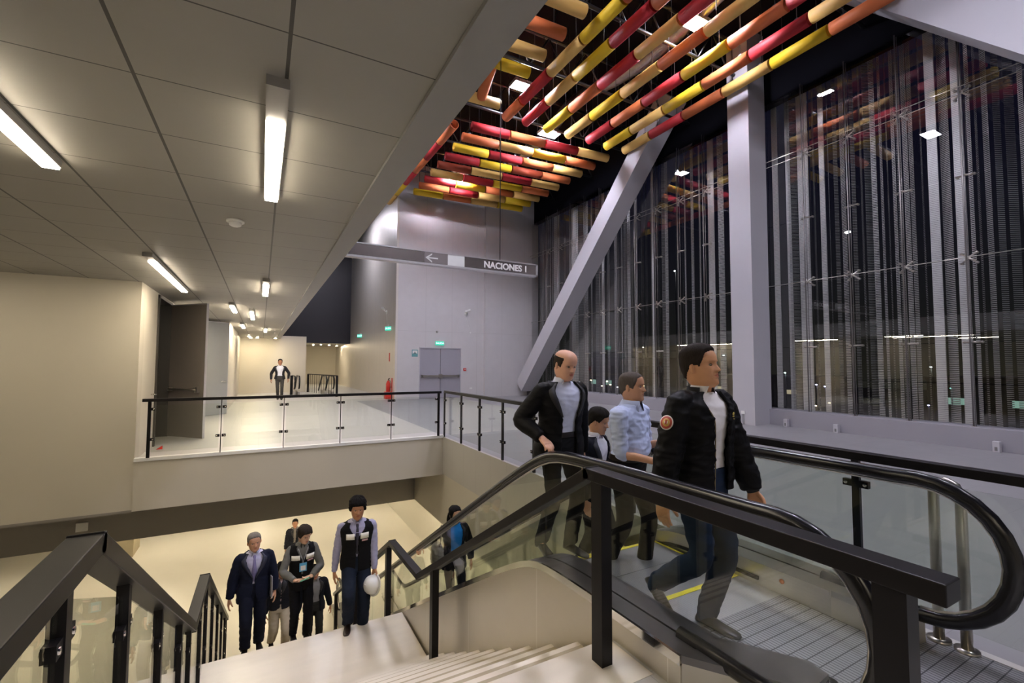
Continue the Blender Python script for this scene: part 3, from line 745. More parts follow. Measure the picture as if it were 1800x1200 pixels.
# ------------------------------------------------------------ text helper
def text_mesh(name, body, size, m, par, loc, rot, ext=.004, align='LEFT', scale_x=1.0):
    cu = bpy.data.curves.new(name, 'FONT'); cu.body = body; cu.size = size; cu.extrude = ext; cu.align_x = align; cu.align_y = 'CENTER'; cu.offset = size * .03
    o = bpy.data.objects.new(name + '_tmp', cu); COL.objects.link(o)
    dg = bpy.context.evaluated_depsgraph_get(); me = bpy.data.meshes.new_from_object(o.evaluated_get(dg))
    COL.objects.unlink(o); bpy.data.objects.remove(o)
    r = link(name, me, None, par); me.materials.clear(); me.materials.append(m); r.location = loc; r.rotation_euler = rot; r.scale = (scale_x, 1, 1)
    return r
def exit_sign(loc, rz, lab, top=True):
    t = empty('exit_sign', loc, rz, lab, 'exit sign', 'green exit signs')
    bx((-.20, -.03, -.09), (.20, .03, .09)).obj('sign_box', green_e, t)
    bx((-.21, -.035, .09), (.21, .035, .12)).obj('sign_cap', white_p, t)
    MB().tube([(0, 0, .12), (0, 0, .2)], .01, 6).obj('bracket', white_p, t) if top else None
    text_mesh('letters', 'SALIDA', .12, green_w, t, (0, -.031, 0), (math.pi / 2, 0, 0), .002, 'CENTER')
exit_sign((7.32, 20.33, 2.56), 0, 'green SALIDA exit sign above the double exit door')
exit_sign((5.18, 21.4, 3.24), -math.pi / 2 + .5, 'green SALIDA exit sign on the brushed metal wall near its corner')
exit_sign((5.18, 28.4, 3.26), -math.pi / 2 + .6, 'green SALIDA exit sign farther down the brushed metal wall')
sg = bx((-.14, -.012, -.16), (.14, 0, .16)).obj('wall_sign', mat('sign_teal', (.12, .32, .34), .5)); sg.location = (6.15, 20.4, 2.08)
tagp(sg, 'small square pictogram sign left of the double exit door', 'sign')
MB().box((-.11, -.016, -.02), (.11, -.012, .12)).obj('sign_field', white_p, sg)
MB().box((-.02, -.02, .0), (.02, -.016, .07)).box((-.07, -.02, -.015), (.07, -.016, .01)).obj('pictogram', mat('pict_dark', (.02, .1, .1), .5), sg)
al = bx((-.07, -.05, -.07), (.07, 0, .07)).obj('fire_alarm', red_p, bevel=.01); al.location = (8.62, 20.4, 1.33); tagp(al, 'red fire alarm box right of the double exit door', 'alarm')
bx((-.03, -.056, -.01), (.03, -.05, .03)).obj('alarm_plate', white_p, al)
for (x, yy, z, rz, lab) in ((8.66, 20.4, 4.15, 0, 'white security camera high on the panelled wall right of the doors'), (5.25, 22.1, 4.2, -math.pi / 2, 'white security camera on the brushed metal wall by the corner')):
    t = empty('security_camera', (x, yy, z), rz, lab, 'camera')
    MB().tube([(0, 0, -.12), (0, -.04, -.12)], .09, 16).obj('base', white_p, t)
    MB().tube([(0, -.03, -.12), (.02, -.14, -.04)], .018, 8).obj('arm', white_p, t)
    MB().bar((-.06, -.10, -.02), (.14, -.26, .06), .09, .09).obj('housing', white_p, t, bevel=.01)
    MB().tube([(0, -.01, -.2), (.15, -.005, -.75), (.22, -.005, -1.0)], .006, 6).obj('cable', white_p, t)
o = bx((-.05, -.03, -.03), (.05, 0, .03)).obj('junction_box', white_p); o.location = (8.88, 20.4, 3.12); tagp(o, 'small white junction box below the wall camera', 'box')
o = bx((-.07, -.02, -.04), (.07, 0, .04)).obj('junction_box', white_p); o.location = (8.95, 20.4, .42); tagp(o, 'white socket plate low on the panelled wall right of the exit doors', 'socket')
o = MB().tube([(0, 0, 0), (0, -.05, 0)], .05, 12).obj('siren', grey_p); o.location = (7.2, 20.4, 3.1); tagp(o, 'small round grey siren above the exit sign of the double door', 'siren')
# fire extinguisher
t = empty('fire_extinguisher', (5.10, 20.95, 0.03), 0, 'red fire extinguisher standing by the wall corner left of the exit doors', 'extinguisher')
MB().box((-.16, -.16, -.03), (.16, .16, .30)).obj('stand', red_p, t, bevel=.02)
MB().tube([(0, 0, .30), (0, 0, .66), (0, 0, .74), (0, 0, .80)], [.10, .10, .07, .035], 16).obj('cylinder', red_p, t)
MB().tube([(0, 0, .8), (0, 0, .86), (.05, -.05, .90)], .02, 8).tube([(.04, 0, .84), (.12, 0, .7), (.13, 0, .45)], .012, 8).obj('valve', blackp, t)
o = bx((-.02, -.02, 0), (.01, .02, .95)).obj('sign_post', red_p); o.location = (5.22, 20.75, 0.0); tagp(o, 'narrow red marker strip on the wall above the extinguisher', 'marker')
o = bx((-.02, -.06, -.2), (0, .06, .2)).obj('red_placard', red_p); o.location = (5.25, 21.4, 1.9); tagp(o, 'small red placard on the wall high above the extinguisher', 'placard')

# ------------------------------------------------------------ hanging sign
t = empty('direction_sign', (3.55, 10.0, 3.85), 0, 'long metallic overhead sign reading NACIONES 1 above the void railing', 'sign')
signm = mat('sign_brushed', (0.42, 0.36, 0.33), .22, .85, .15, 3, stretch=(1, 1, 14))
bx((-2.85, -.06, .04), (2.62, .06, .30)).obj('sign_face', signm, t)
MB().box((-2.85, -.075, .0), (2.67, .085, .045)).box((-2.85, -.075, .30), (2.67, .085, .325)).box((2.62, -.075, 0), (2.67, .085, .325)).obj('frame', mat('sign_frame', (.6, .58, .58), .3, .6), t)
bx((.20, -.068, .045), (.62, -.061, .30)).obj('blank_field', white_p, t)
bx((-.36, -.066, .05), (.20, -.061, .30)).obj('arrow_field', mat('arrow_field', (.30, .26, .25), .3, .6), t)
lett = mat('sign_letters', (.78, .76, .74), .4)
text_mesh('letters', 'NACIONES 1', .215, lett, t, (1.13, -.064, .165), (math.pi / 2, 0, 0), .003, 'LEFT', 1.0)
text_mesh('faded_letters', 'DE LAS', .12, mat('faded_letters', (.5, .46, .45), .3, .5), t, (.66, -.064, .15), (math.pi / 2, 0, 0), .002, 'LEFT', .9) if False else None
arr = MB().prism([(-.34, .17), (-.18, .28), (-.18, .245), (-.26, .185), (-.04, .185), (-.04, .155), (-.26, .155), (-.18, .095), (-.18, .06)], (-.07, -.0665), 1)
arr.obj('arrow', lett, t)
for x in (-2.6, 1.6): MB().tube([(x, 0, .32), (x, 0, 7.05)], .012, 8).obj('suspension_rod', truss_m, t)
# ------------------------------------------------------------ far escalator head and railing at the corridor end
t = empty('far_escalator', (1.9, 24.4, 0), 0, 'distant escalator head with black handrail loops at the corridor end', 'escalator')
for x, yy in ((-.42, .6), (-.22, .6), (.95, 0), (1.3, 0)):
    P = [(x, yy + .3 * math.cos(a), .65 + .3 * math.sin(a)) for a in [-math.pi / 2 - math.pi * k / 12 for k in range(13)]] + [(x, yy + 1.6, .95), (x, yy + 3.2, .1)]
    MB().tube(P, .04, 10).obj('handrail', rubber, t)
    bx((x - .05, yy - .1, 0), (x + .05, yy + 1.8, .2)).obj('deck', steel, t)
bx((-.62, .5, 0), (-.5, .7, 1.0)).obj('newel_post', blackp, t)
t = empty('bar_railing', (3.23, 23.4, 0), 0, 'distant black bar railing at the corridor end left of the brushed wall', 'railing')
m = MB().bar((0, 0, 1.0), (-.91, 4.4, 1.0), .06, .05); m.obj('top_rail', blackp, t)
bx((-.05, -.05, 0), (.05, .05, 1.0)).obj('post', blackp, t); bx((-.96, 4.35, 0), (-.86, 4.45, 1.0)).obj('post', blackp, t)
for k in range(1, 12): bx((-.91 * k / 12 - .01, 4.4 * k / 12 - .01, .02), (-.91 * k / 12 + .01, 4.4 * k / 12 + .01, .98)).obj('baluster', blackp, t)

# ------------------------------------------------------------ outside at night
gm = mat('night_ground', (.012, .013, .010), .9, 0, .3, .05)
o = bx((13.5, -80, -5.4), (160, 140, -5.1)).obj('ground', gm); o['kind'] = 'structure'
bldm = mat('night_building', (.10, .10, .09), .8, 0, .2, .3)
BL = [(60, 62, 9, 14, 6), (75, 40, 10, 20, 4.5), (70, 8, 12, 16, 5), (58, -8, 10, 12, 4), (85, 85, 14, 20, 8)]
for i, (x, yy, dx, dy, h) in enumerate(BL):
    t = empty('distant_building', (x, yy, -5.1), 0, 'dim low building far outside the glass, %s from the left' % ORD[[4, 0, 1, 2, 3].index(i)], 'building')
    MB().box((0, 0, 0), (dx, dy, h)).box((-.3, -.3, h), (dx + .3, dy + .3, h + .4)).obj('walls', bldm, t)
    for k in range(3): bx((-.05, 2 + k * dy / 3, h * .45), (0, 3.6 + k * dy / 3, h * .6)).obj('lit_window', emit('window_glow_%d' % (i % 2), [(.35, .6, .5), (.7, .6, .4)][i % 2], .5), t)
LT = [((1131, 678), 45, (1, .75, .4)), ((1058, 678), 60, (1, .8, .45)), ((1039, 668), 70, (1, .7, .3)), ((1067, 670), 60, (1, .8, .5)), ((1073, 676), 62, (1, .75, .4)), ((1085, 680), 55, (.9, .9, 1)), ((1363, 717), 30, (1, .7, .3)), ((1434, 713), 40, (1, .8, .5)), ((1458, 708), 42, (1, .75, .4)), ((1272, 624), 40, (.7, 1, 1)), ((1380, 655), 50, (.75, 1, .95)), ((1435, 646 + 30), 45, (.6, .6, 1)), ((1450, 679), 45, (.6, .6, 1)), ((1636, 645), 35, (.9, 1, .95)), ((1470, 735 - 8), 35, (.5, .5, 1)), ((1490, 408), 30, (.95, .97, 1)), ((1186, 476), 40, (.95, .97, 1)), ((1632, 712), 40, (.5, .5, 1)), ((1672, 682), 45, (.3, .9, .8))]
fpx = 800.0
for i, ((px, py), dist, c) in enumerate(LT):
    v = M3 @ Vector(((px - 900) / fpx, -(py - 600) / fpx, -1)); p = Vector((0, 0, 1.6)) + v * dist
    t = empty('street_lamp', (p.x, p.y, -5.1), 0, 'far small night light outside, %s one listed from the left' % 'x', 'lamp')
    t['px'] = px
    r = .055 * dist / 40 if i not in (15,) else .12
    MB().ell((0, 0, p.z + 5.1), (r, r * 1.6, r * .7), 10, 6).obj('lantern', emit('far_light_%d' % i, c, 18), t)
    if p.z + 5.1 > .3: MB().tube([(.12, 0, 0), (.12, 0, p.z + 5.1)], .05, 6).obj('pole', truss_m, t)
lamps = sorted([o for o in COL.objects if o.get('px')], key=lambda o: o['px'])
for i, o in enumerate(lamps):
    o['label'] = 'tiny far night light seen outside through the facade, %s from the left' % ORD[i]; o['group'] = 'distant night lights outside'; del o['px']

# ============================================================ PEOPLE
def vox(mb_or_me, voxel, smooth=3, name='v'):
    me = mb_or_me.mesh(name) if isinstance(mb_or_me, MB) else mb_or_me
    o = bpy.data.objects.new('tmp', me); COL.objects.link(o)
    r = o.modifiers.new('r', 'REMESH'); r.mode = 'VOXEL'; r.voxel_size = voxel; r.use_smooth_shade = True
    if smooth:
        s = o.modifiers.new('s', 'SMOOTH'); s.factor = .5; s.iterations = smooth
    dg = bpy.context.evaluated_depsgraph_get()
    out = bpy.data.meshes.new_from_object(o.evaluated_get(dg))
    COL.objects.unlink(o); bpy.data.objects.remove(o); bpy.data.meshes.remove(me)
    out.polygons.foreach_set('use_smooth', [True] * len(out.polygons))
    return out
def wrinkle(me, amp, sc=9.0, seed=0, folds=None):
    n = len(me.vertices)
    if not n: return
    co = np.empty(n * 3); me.vertices.foreach_get('co', co); co = co.reshape(-1, 3)
    no = np.empty(n * 3); me.vertices.foreach_get('normal', no); no = no.reshape(-1, 3)
    d = np.empty(n)
    for i in range(n):
        x, y, z = co[i]
        q = noise.noise((x * sc + seed, y * sc, z * sc * 1.7 + seed * 3))
        q2 = noise.noise((x * sc * 2.3, y * sc * 2.3 + seed, z * sc * 3.1))
        q3 = noise.noise((x * sc * .8 + 7, y * sc * .8, z * sc * 2.6 + seed))
        d[i] = (1 - abs(q) * 2.6) * .8 + q2 * .45 + (.5 - abs(q3) * 2.0) * .7
    co += no * (d * amp)[:, None]
    me.vertices.foreach_set('co', co.ravel()); me.update()
def cr_interp(xs, ys, x):
    """monotone-ish smooth interpolation"""
    i = 0
    while i < len(xs) - 2 and x > xs[i + 1]: i += 1
    x = min(max(x, xs[0]), xs[-1])
    def sl(k):
        if k <= 0 or k >= len(xs) - 1: return 0 if k == 0 else (ys[k] - ys[k - 1]) / (xs[k] - xs[k - 1])
        return (ys[k + 1] - ys[k - 1]) / (xs[k + 1] - xs[k - 1])
    h = xs[i + 1] - xs[i]; t = (x - xs[i]) / h
    return ((1 + 2 * t) * (1 - t) ** 2 * ys[i] + t * (1 - t) ** 2 * h * sl(i) + t * t * (3 - 2 * t) * ys[i + 1] + t * t * (t - 1) * h * sl(i + 1))
HZ = [0, .012, .03, .055, .08, .105, .125, .150, .175, .200, .220, .232, .237]
HF = [.066, .083, .089, .0905, .0895, .0885, .088, .094, .092, .080, .058, .032, .002]
HB = [.020, .045, .064, .078, .088, .095, .099, .102, .100, .090, .069, .040, .002]
HW = [.026, .045, .057, .0645, .0695, .073, .0745, .0765, .0765, .070, .053, .031, .002]
def G(x, s): return math.exp(-(x / s) ** 2)
def head_pt(a, z, off=0.0, jaw=1.0, fat=1.0):
    f, b, w = cr_interp(HZ, HF, z), cr_interp(HZ, HB, z), cr_interp(HZ, HW, z)
    w *= fat * (jaw + (1 - jaw) * min(1, max(0, (z - .02) / .09)))
    ca, sa = math.cos(a), math.sin(a); e = 2 / 2.25
    x = w * math.copysign(abs(sa) ** e, sa); y = (f if ca > 0 else b) * math.copysign(abs(ca) ** e, ca)
    if ca > 0 and off == 0:
        fr = min(1, ca * 1.6)
        nz = 0
        if .076 < z < .135:
            t = (z - .076) / .012 if z < .088 else 1 - (z - .088) / .047
            nz = (.005 + .021 * max(0, t) ** 1.15) if z >= .088 else .026 * max(0, t)
        d = nz * G(x, .0075 + .006 * G(z - .09, .016))
        d += .005 * G(abs(x) - .012, .006) * G(z - .086, .008)
        d -= .0105 * G(abs(x) - .031, .015) * G(z - .122, .012)
        d += .005 * G(abs(x) - .026, .022) * G(z - .141, .008)
        d += .0055 * G(x, .020) * G(z - .0665, .0055) + .006 * G(x, .017) * G(z - .0535, .006) - .004 * G(x, .024) * G(z - .060, .0022)
        d -= .003 * G(x, .02) * G(z - .044, .006)
        d += .005 * G(x, .016) * G(z - .020, .012) + .004 * G(abs(x) - .046, .016) * G(z - .098, .016)
        d -= .003 * G(abs(x) - .03, .006) * G(z - .075, .012)
        y += d * fr
    if off:
        r = math.hypot(x, y) + 1e-6; zc = .13
        v = Vector((x, y, (z - zc) * .9)); v.normalize(); x += v.x * off; y += v.y * off; z += v.z * off
    return Vector((x, -y, z))                      # face looks towards -Y
def head_mesh_into(m, hd, lips, nA=64, nZ=56):
    """adds the detailed head to MB m in local head frame (chin at z=0); material slots: 0 skin, 1 lips"""
    vs = []; fs = []; mi = []
    zs = [.237 * (1 - math.cos(math.pi * j / nZ)) / 2 for j in range(nZ + 1)]
    zs = [.237 * j / nZ for j in range(nZ + 1)]
    for z in zs:
        for i in range(nA):
            a0 = 2 * math.pi * i / nA
            a = a0 - .35 * math.sin(a0)            # more columns in front
            vs.append(head_pt(a, z, 0, hd.get('jaw', 1), hd.get('fat', 1)))
    for j in range(nZ):
        for i in range(nA):
            fs.append((j * nA + i, j * nA + (i + 1) % nA, (j + 1) * nA + (i + 1) % nA, (j + 1) * nA + i))
            c = vs[fs[-1][0]]; z = c.z
            inlip = c.y < -.07 and abs(c.x) < .024 and abs(z - .060) < .0115 * (1 - (abs(c.x) / .026) ** 2)
            mi.append(1 if inlip else 0)
    fs.append(tuple(range(nA))); mi.append(0); fs.append(tuple(range(nZ * nA, nZ * nA + nA))); mi.append(0)
    k = len(m.v); m.v += [tuple(v) for v in vs]; m.f += [tuple(i + k for i in f) for f in fs]; m.mi += mi; m.sm += [True] * len(fs)
def hair_mesh(style, seed, fat=1.0):
    nA, nZ = 72, 48; vs = []; fs = []
    t, front, side, back, bald = style['t'], style['front'], style['side'], style['back'], style.get('bald', 0)
    for j in range(nZ + 1):
        z = .02 + .2165 * j / nZ
        for i in range(nA):
            a = 2 * math.pi * i / nA; aa = min(a, 2 * math.pi - a)      # 0 front, pi back
            # hairline height by angle
            if aa < .75: hl = front - .010 * (aa / .75) ** 2 * (1 if not bald else 0)
            elif aa < 1.25: hl = front - .01 + (side - front + .01) * ((aa - .75) / .5) ** 1.2
            elif aa < 1.75: hl = side + style.get('ear', .0) * math.sin((aa - 1.25) / .5 * math.pi)
            else: hl = side + (back - side) * min(1, (aa - 1.75) / .7)
            k = (z - hl) / .014
            k = max(0.0, min(1.0, k)); k = k * k * (3 - 2 * k)
            if bald:
                up = .172 if aa > .95 else .0
                kk = (up + .014 - z) / .03; kk = max(0, min(1, kk)); k *= kk
            tt = t * (1 + .35 * noise.noise((math.sin(a) * 3 * style.get('curl', 1) + seed, math.cos(a) * 3 * style.get('curl', 1), z * 30 * style.get('curl', 1))) * style.get('rough', 1))
            tt += style.get('top', 0) * max(0, (z - .17) / .06)
            base = head_pt(a, z, .0001, 1, fat)
            out = head_pt(a, z, max(.001, -.006 + (tt + .006) * k) if k > 0 else .0001, 1, fat)
            if k <= .02:
                out = base.copy(); out.x *= .93; out.y *= .93
            vs.append(out)
    for j in range(nZ):
        for i in range(nA):
            fs.append((j * nA + i, j * nA + (i + 1) % nA, (j + 1) * nA + (i + 1) % nA, (j + 1) * nA + i))
    fs += [tuple(range(nA)), tuple(range(nZ * nA, nZ * nA + nA))]
    return MB().add(vs, fs, True)
def ik(a, b, l1, l2, hint):
    a, b, hint = Vector(a), Vector(b), Vector(hint)
    d = b - a; L = d.length
    if L > (l1 + l2) * .999: b = a + d.normalized() * (l1 + l2) * .999; d = b - a; L = d.length
    x = (l1 * l1 - l2 * l2 + L * L) / (2 * L); h = math.sqrt(max(0, l1 * l1 - x * x)); u = d / L
    w = hint - a; w -= u * w.dot(u)
    if w.length < 1e-4: w = Vector((0, 1, 0))
    w.normalize()
    return a + u * x + w * h, b
def limb(m, pts, rad, n=14, sub=5, flat=None):
    """smooth tapering tube through pts with radii"""
    P = [Vector(p) for p in pts]; out = []; rr = []
    for i in range(len(P) - 1):
        p0 = P[max(i - 1, 0)]; p1 = P[i]; p2 = P[i + 1]; p3 = P[min(i + 2, len(P) - 1)]
        for k in range(sub):
            t = k / sub
            v = .5 * ((2 * p1) + (p2 - p0) * t + (2 * p0 - 5 * p1 + 4 * p2 - p3) * t * t + (-p0 + 3 * p1 - 3 * p2 + p3) * t ** 3)
            out.append(v); rr.append(rad[i] + (rad[i + 1] - rad[i]) * t)
    out.append(P[-1]); rr.append(rad[-1])
    m.tube(out, rr, n)
def hand_into(m, wrist, d, n, right, curl=.35, s=1.0, thumb_close=.3, spread=.05):
    d = Vector(d).normalized(); n = Vector(n); n = (n - d * n.dot(d)).normalized()
    t = d.cross(n); 
    if not right: t = -t                                           # towards the thumb
    w = Vector(wrist)
    P = lambda a, b, c: w + (d * a + t * b + n * c) * s
    # palm
    secs = [(-.01, .027, .021), (.02, .033, .018), (.05, .041, .016), (.08, .043, .014), (.095, .040, .012)]
    vs = []; N = 14
    for a, hw, hh in secs:
        for k in range(N):
            q = 2 * math.pi * k / N
            vs.append(P(a, hw * math.copysign(abs(math.cos(q)) ** .7, math.cos(q)), hh * math.copysign(abs(math.sin(q)) ** .8, math.sin(q))))
    fs = [(j * N + i, j * N + (i + 1) % N, (j + 1) * N + (i + 1) % N, (j + 1) * N + i) for j in range(len(secs) - 1) for i in range(N)]
    fs += [tuple(range(N))[::-1], tuple(range((len(secs) - 1) * N, len(secs) * N))]
    m.add(vs, fs, True)
    for off, L, bs in ((.031, .070, .088), (.0105, .080, .093), (-.0105, .074, .090), (-.031, .058, .083)):
        segs = [L * .44, L * .31, L * .25]; p = P(bs - .012, off, 0); ang = curl * .5; pts = [p]
        q = Vector((0, 0, 0)); 
        for k, sg in enumerate(segs):
            dd = d * math.cos(ang) + n * math.sin(ang) + t * (off * spread * 8)
            p = p + dd.normalized() * (sg + (.012 if k == 0 else 0)) * s; pts.append(p); ang += curl
        limb(m, pts, [.0098 * s, .0090 * s, .0084 * s, .0068 * s], 10, 3)
    p0 = P(.020, .024, .004); a1 = (d * .62 + t * .70 + n * thumb_close).normalized(); p1 = p0 + a1 * .042 * s
    a2 = (d * .85 + t * .32 + n * (thumb_close + .15)).normalized(); p2 = p1 + a2 * .033 * s
    a3 = (d * .92 + t * .02 + n * (thumb_close + .35)).normalized(); p3 = p2 + a3 * .026 * s
    limb(m, [p0, p1, p2, p3], [.0155 * s, .0125 * s, .0108 * s, .0085 * s], 10, 3)
def superring(c, X, Y, w, df, db, N, e=2.4, a0=0, a1=2 * math.pi):
    out = []
    for k in range(N):
        a = a0 + (a1 - a0) * (k / (N if abs(a1 - a0 - 2 * math.pi) < 1e-6 else N - 1))
        ca, sa = math.cos(a), math.sin(a); p = 2 / e
        x = w * math.copysign(abs(sa) ** p, sa); y = (df if ca > 0 else db) * math.copysign(abs(ca) ** p, ca)
        out.append(c + X * x - Y * y)
    return out
# torso profile: height above the pelvis centre, half width, front depth, back depth (all in statures)
TP = [(-.055, .094, .062, .072), (0, .098, .060, .074), (.05, .090, .058, .064), (.10, .086, .058, .058), (.15, .092, .062, .062), (.20, .102, .066, .068), (.235, .106, .062, .070), (.262, .100, .052, .062), (.284, .074, .038, .048), (.304, .046, .032, .038)]
def person(name_label, cat, H, pos, face, outfit, pose, hd, hair, near=True, group=None, skin=(0.45, 0.24, 0.15), build=1.0, belly=0.0):
    th = R(face + 90)
    root = empty('person', pos, th, name_label, 'person', group)
    vx = 0.0065 if near else 0.010
    hz = .53 * H + pose.get('dz', 0)
    pel = Vector((pose.get('px', 0), pose.get('py', 0), hz))
    lean, tw, side = R(pose.get('lean', 2)), R(pose.get('twist', 0)), R(pose.get('side', 0))
    T = Matrix.Translation(pel) @ Matrix.Rotation(tw, 4, 'Z') @ Matrix.Rotation(side, 4, 'Y') @ Matrix.Rotation(lean, 4, 'X')
    T3 = T.to_3x3()
    def tp(x, y, z): return T @ Vector((x, y, z))
    sw = .108 * H * build
    shL, shR = tp(sw, .004 * H, .256 * H), tp(-sw, .004 * H, .256 * H)
    ua, fa, thg, shn = .172 * H, .150 * H, .245 * H, .245 * H
    wL = Vector(pose.get('wl', (.16 * H, -.02, .47 * H))); wR = Vector(pose.get('wr', (-.16 * H, -.02, .47 * H)))
    eL, wL = ik(shL, wL, ua, fa, pose.get('hl', (.40, .5, .5 * H))); eR, wR = ik(shR, wR, ua, fa, pose.get('hr', (-.40, .5, .5 * H)))
    hipL, hipR = pel + Matrix.Rotation(tw * .4, 3, 'Z') @ Vector((.052 * H, 0, -.01 * H)), pel + Matrix.Rotation(tw * .4, 3, 'Z') @ Vector((-.052 * H, 0, -.01 * H))
    aL = Vector(pose.get('al', (.055 * H, .02, .047 * H))); aR = Vector(pose.get('ar', (-.055 * H, .02, .047 * H)))
    kL, aL = ik(hipL, aL, thg, shn, pose.get('khl', (.10, -2, .3))); kR, aR = ik(hipR, aR, thg, shn, pose.get('khr', (-.10, -2, .3)))
    # --- body (skin): continuous limbs, trunk and neck, plus the modelled head
    b = MB()
    def torso(m, off, z0=-.055, z1=.306, fr=0.0, bel=belly, wmul=1.0, N=36):
        vs = []; rows = 0
        zs = [z0 + (z1 - z0) * k / 24 for k in range(25)]
        for z in zs:
            zx = [q[0] for q in TP]
            w, df, db = (cr_interp(zx, [q[j] for q in TP], z) for j in (1, 2, 3))
            bf = bel * G(z - .09, .07) * H
            vs += superring(tp(0, 0, z * H), T3 @ Vector((1, 0, 0)), T3 @ Vector((0, 1, 0)), w * H * build * wmul + off + bf * .4, df * H + off + bf + fr, db * H + off, N); rows += 1
        fs = [(j * N + i, j * N + (i + 1) % N, (j + 1) * N + (i + 1) % N, (j + 1) * N + i) for j in range(rows - 1) for i in range(N)]
        fs += [tuple(range(N))[::-1], tuple(range((rows - 1) * N, rows * N))]
        m.add(vs, fs, True)
    torso(b, -.018)
    limb(b, [tp(0, .012, .28 * H), tp(0, -.002, .315 * H), tp(0, -.018, .345 * H)], [.060 * build, .056 * build, .054 * build], 18)
    for sh, e, w in ((shL, eL, wL), (shR, eR, wR)):
        limb(b, [sh, (sh + e) / 2, e, (e + w) / 2 + Vector((0, 0, 0)), w], [.038, .036, .034, .032, .025])
    for h, k, a in ((hipL, kL, aL), (hipR, kR, aR)): limb(b, [h, k, a, a - Vector((0, 0, .03))], [.055, .040, .030, .026])
    for w, e, rt, dk, nk, ck in ((wL, eL, False, 'dl', 'nl', 'cl'), (wR, eR, True, 'dr', 'nr', 'cr')):
        d = Vector(pose[dk]) if dk in pose else (w - e).normalized() * .9 + Vector((0, -.15, -.2))
        n = Vector(pose[nk]) if nk in pose else Vector((1 if rt else -1, .2, 0))
        hand_into(b, w, d, n, rt, pose.get(ck, .38), H / 1.72)
    me = vox(b, .0055 if near else .008, 1)
    # head
    Th = Matrix.Translation(tp(0, -.008, .312 * H)) @ Matrix.Rotation(tw + R(pose.get('hy', 0)), 4, 'Z') @ Matrix.Rotation(lean * .3 + R(pose.get('hp', 0)), 4, 'X') @ Matrix.Rotation(R(pose.get('ht', 0)), 4, 'Y') @ Matrix.Scale(.235 / .237 * H / 1.76 * hd.get('s', 1) * 1.09, 4)
    hm = MB(); head_mesh_into(hm, hd, None)
    for s in (-1, 1):                                             # ears
        Mr = Matrix.Rotation(s * R(18), 3, 'Z') @ Matrix.Rotation(R(-8), 3, 'X')
        hm.ell((s * .0765 * hd.get('fat', 1), .010, .112), (.008, .017, .031), 14, 10, Mr)
        hm.ell((s * .083 * hd.get('fat', 1), .007, .114), (.004, .010, .020), 10, 8, Mr)
    bm = bmesh.new(); bm.from_mesh(me)
    hme = hm.mesh('h'); hme.transform(Th); bm.from_mesh(hme)
    bm.to_mesh(me); bm.free(); bpy.data.meshes.remove(hme)
    me.polygons.foreach_set('use_smooth', [True] * len(me.polygons))
    skm = mat('skin_%02d%02d' % (int(skin[0] * 100), int(skin[1] * 100)), skin, .5, 0, .10, 22, bump=.05, bscale=140, spec=.35)
    lipm = mat('lips_%02d' % int(skin[0] * 100), (skin[0] * .78, skin[1] * .52, skin[2] * .55), .45)
    body = link('body', me, [skm, lipm], root)
    # eyes
    eyem = [mat('eye_white', (.36, .32, .28), .5), mat('iris_dark', (.02, .012, .008), .2)]
    for s in (-1, 1):
        m = MB(); c = Vector((s * .0315, -.0735, .1215)); m.ell(c, (.0125, .0105, .0046), 14, 10); m.cur = 1
        m.ell(c + Vector((.0, -.0058, -.0002)), (.0062, .0052, .0046), 10, 8)
        o = m.obj('eye', eyem, root); o.data.transform(Th)
        hc = hd.get('brow', hair['col'] if hair else (.03, .02, .015))
        m = MB(); pts = [(s * (.014 + .0065 * k), -.0905 + .0016 * k + (.0022 * k * k * .45), .1375 + .0052 * math.sin(k / 5 * math.pi * .75)) for k in range(6)]
        m.tube(pts, [.0022, .0030, .0030, .0028, .0022, .001], 8, sq=(1.35, .8, (0, 0, 1)))
        o = m.obj('eyebrow', mat('brow_%02d' % int(hc[0] * 100), hc, .8), root); o.data.transform(Th)
    if hair:
        hmt = mat('hair_%02d%02d' % (int(hair['col'][0] * 100), int(hair['col'][2] * 100)), hair['col'], .8, 0, .3, 60, bump=.25, bscale=160, stretch=(1, 1, .3), spec=.12)
        o = hair_mesh(hair, H * 10, hd.get('fat', 1)).obj('hair', hmt, root); o.data.transform(Th)
        if hair.get('long'):
            m = MB()
            for xx, yy, zz, r0 in ((0, .06, .15, .06), (.055, .04, .13, .038), (-.055, .04, .13, .038)):
                limb(m, [(xx, yy, zz), (xx * 1.15, yy + .03, zz - .10), (xx * 1.1, yy + .035, zz - hair['long'])], [r0, r0 * .95, r0 * .45], 12)
            o2 = link('hair_length', vox(m, .006, 2), hmt, root); o2.data.transform(Th)
    # --- clothes
    def cloth(name, m, col, voxel=None, wr=.004, sc=8, seed=0, smooth=3, rough=.8, label=None, mt=None):
        me = vox(m, voxel or vx + .0015, smooth); wrinkle(me, wr, sc, seed)
        mt = mt or mat('%s_%02d%02d%02d' % (name, int(col[0] * 99), int(col[1] * 99), int(col[2] * 99)), col, rough, 0, .12, 14, bump=.06, bscale=120, spec=.12)
        o = link(name, me, mt, root)
        if label: o['label'] = label
        return o
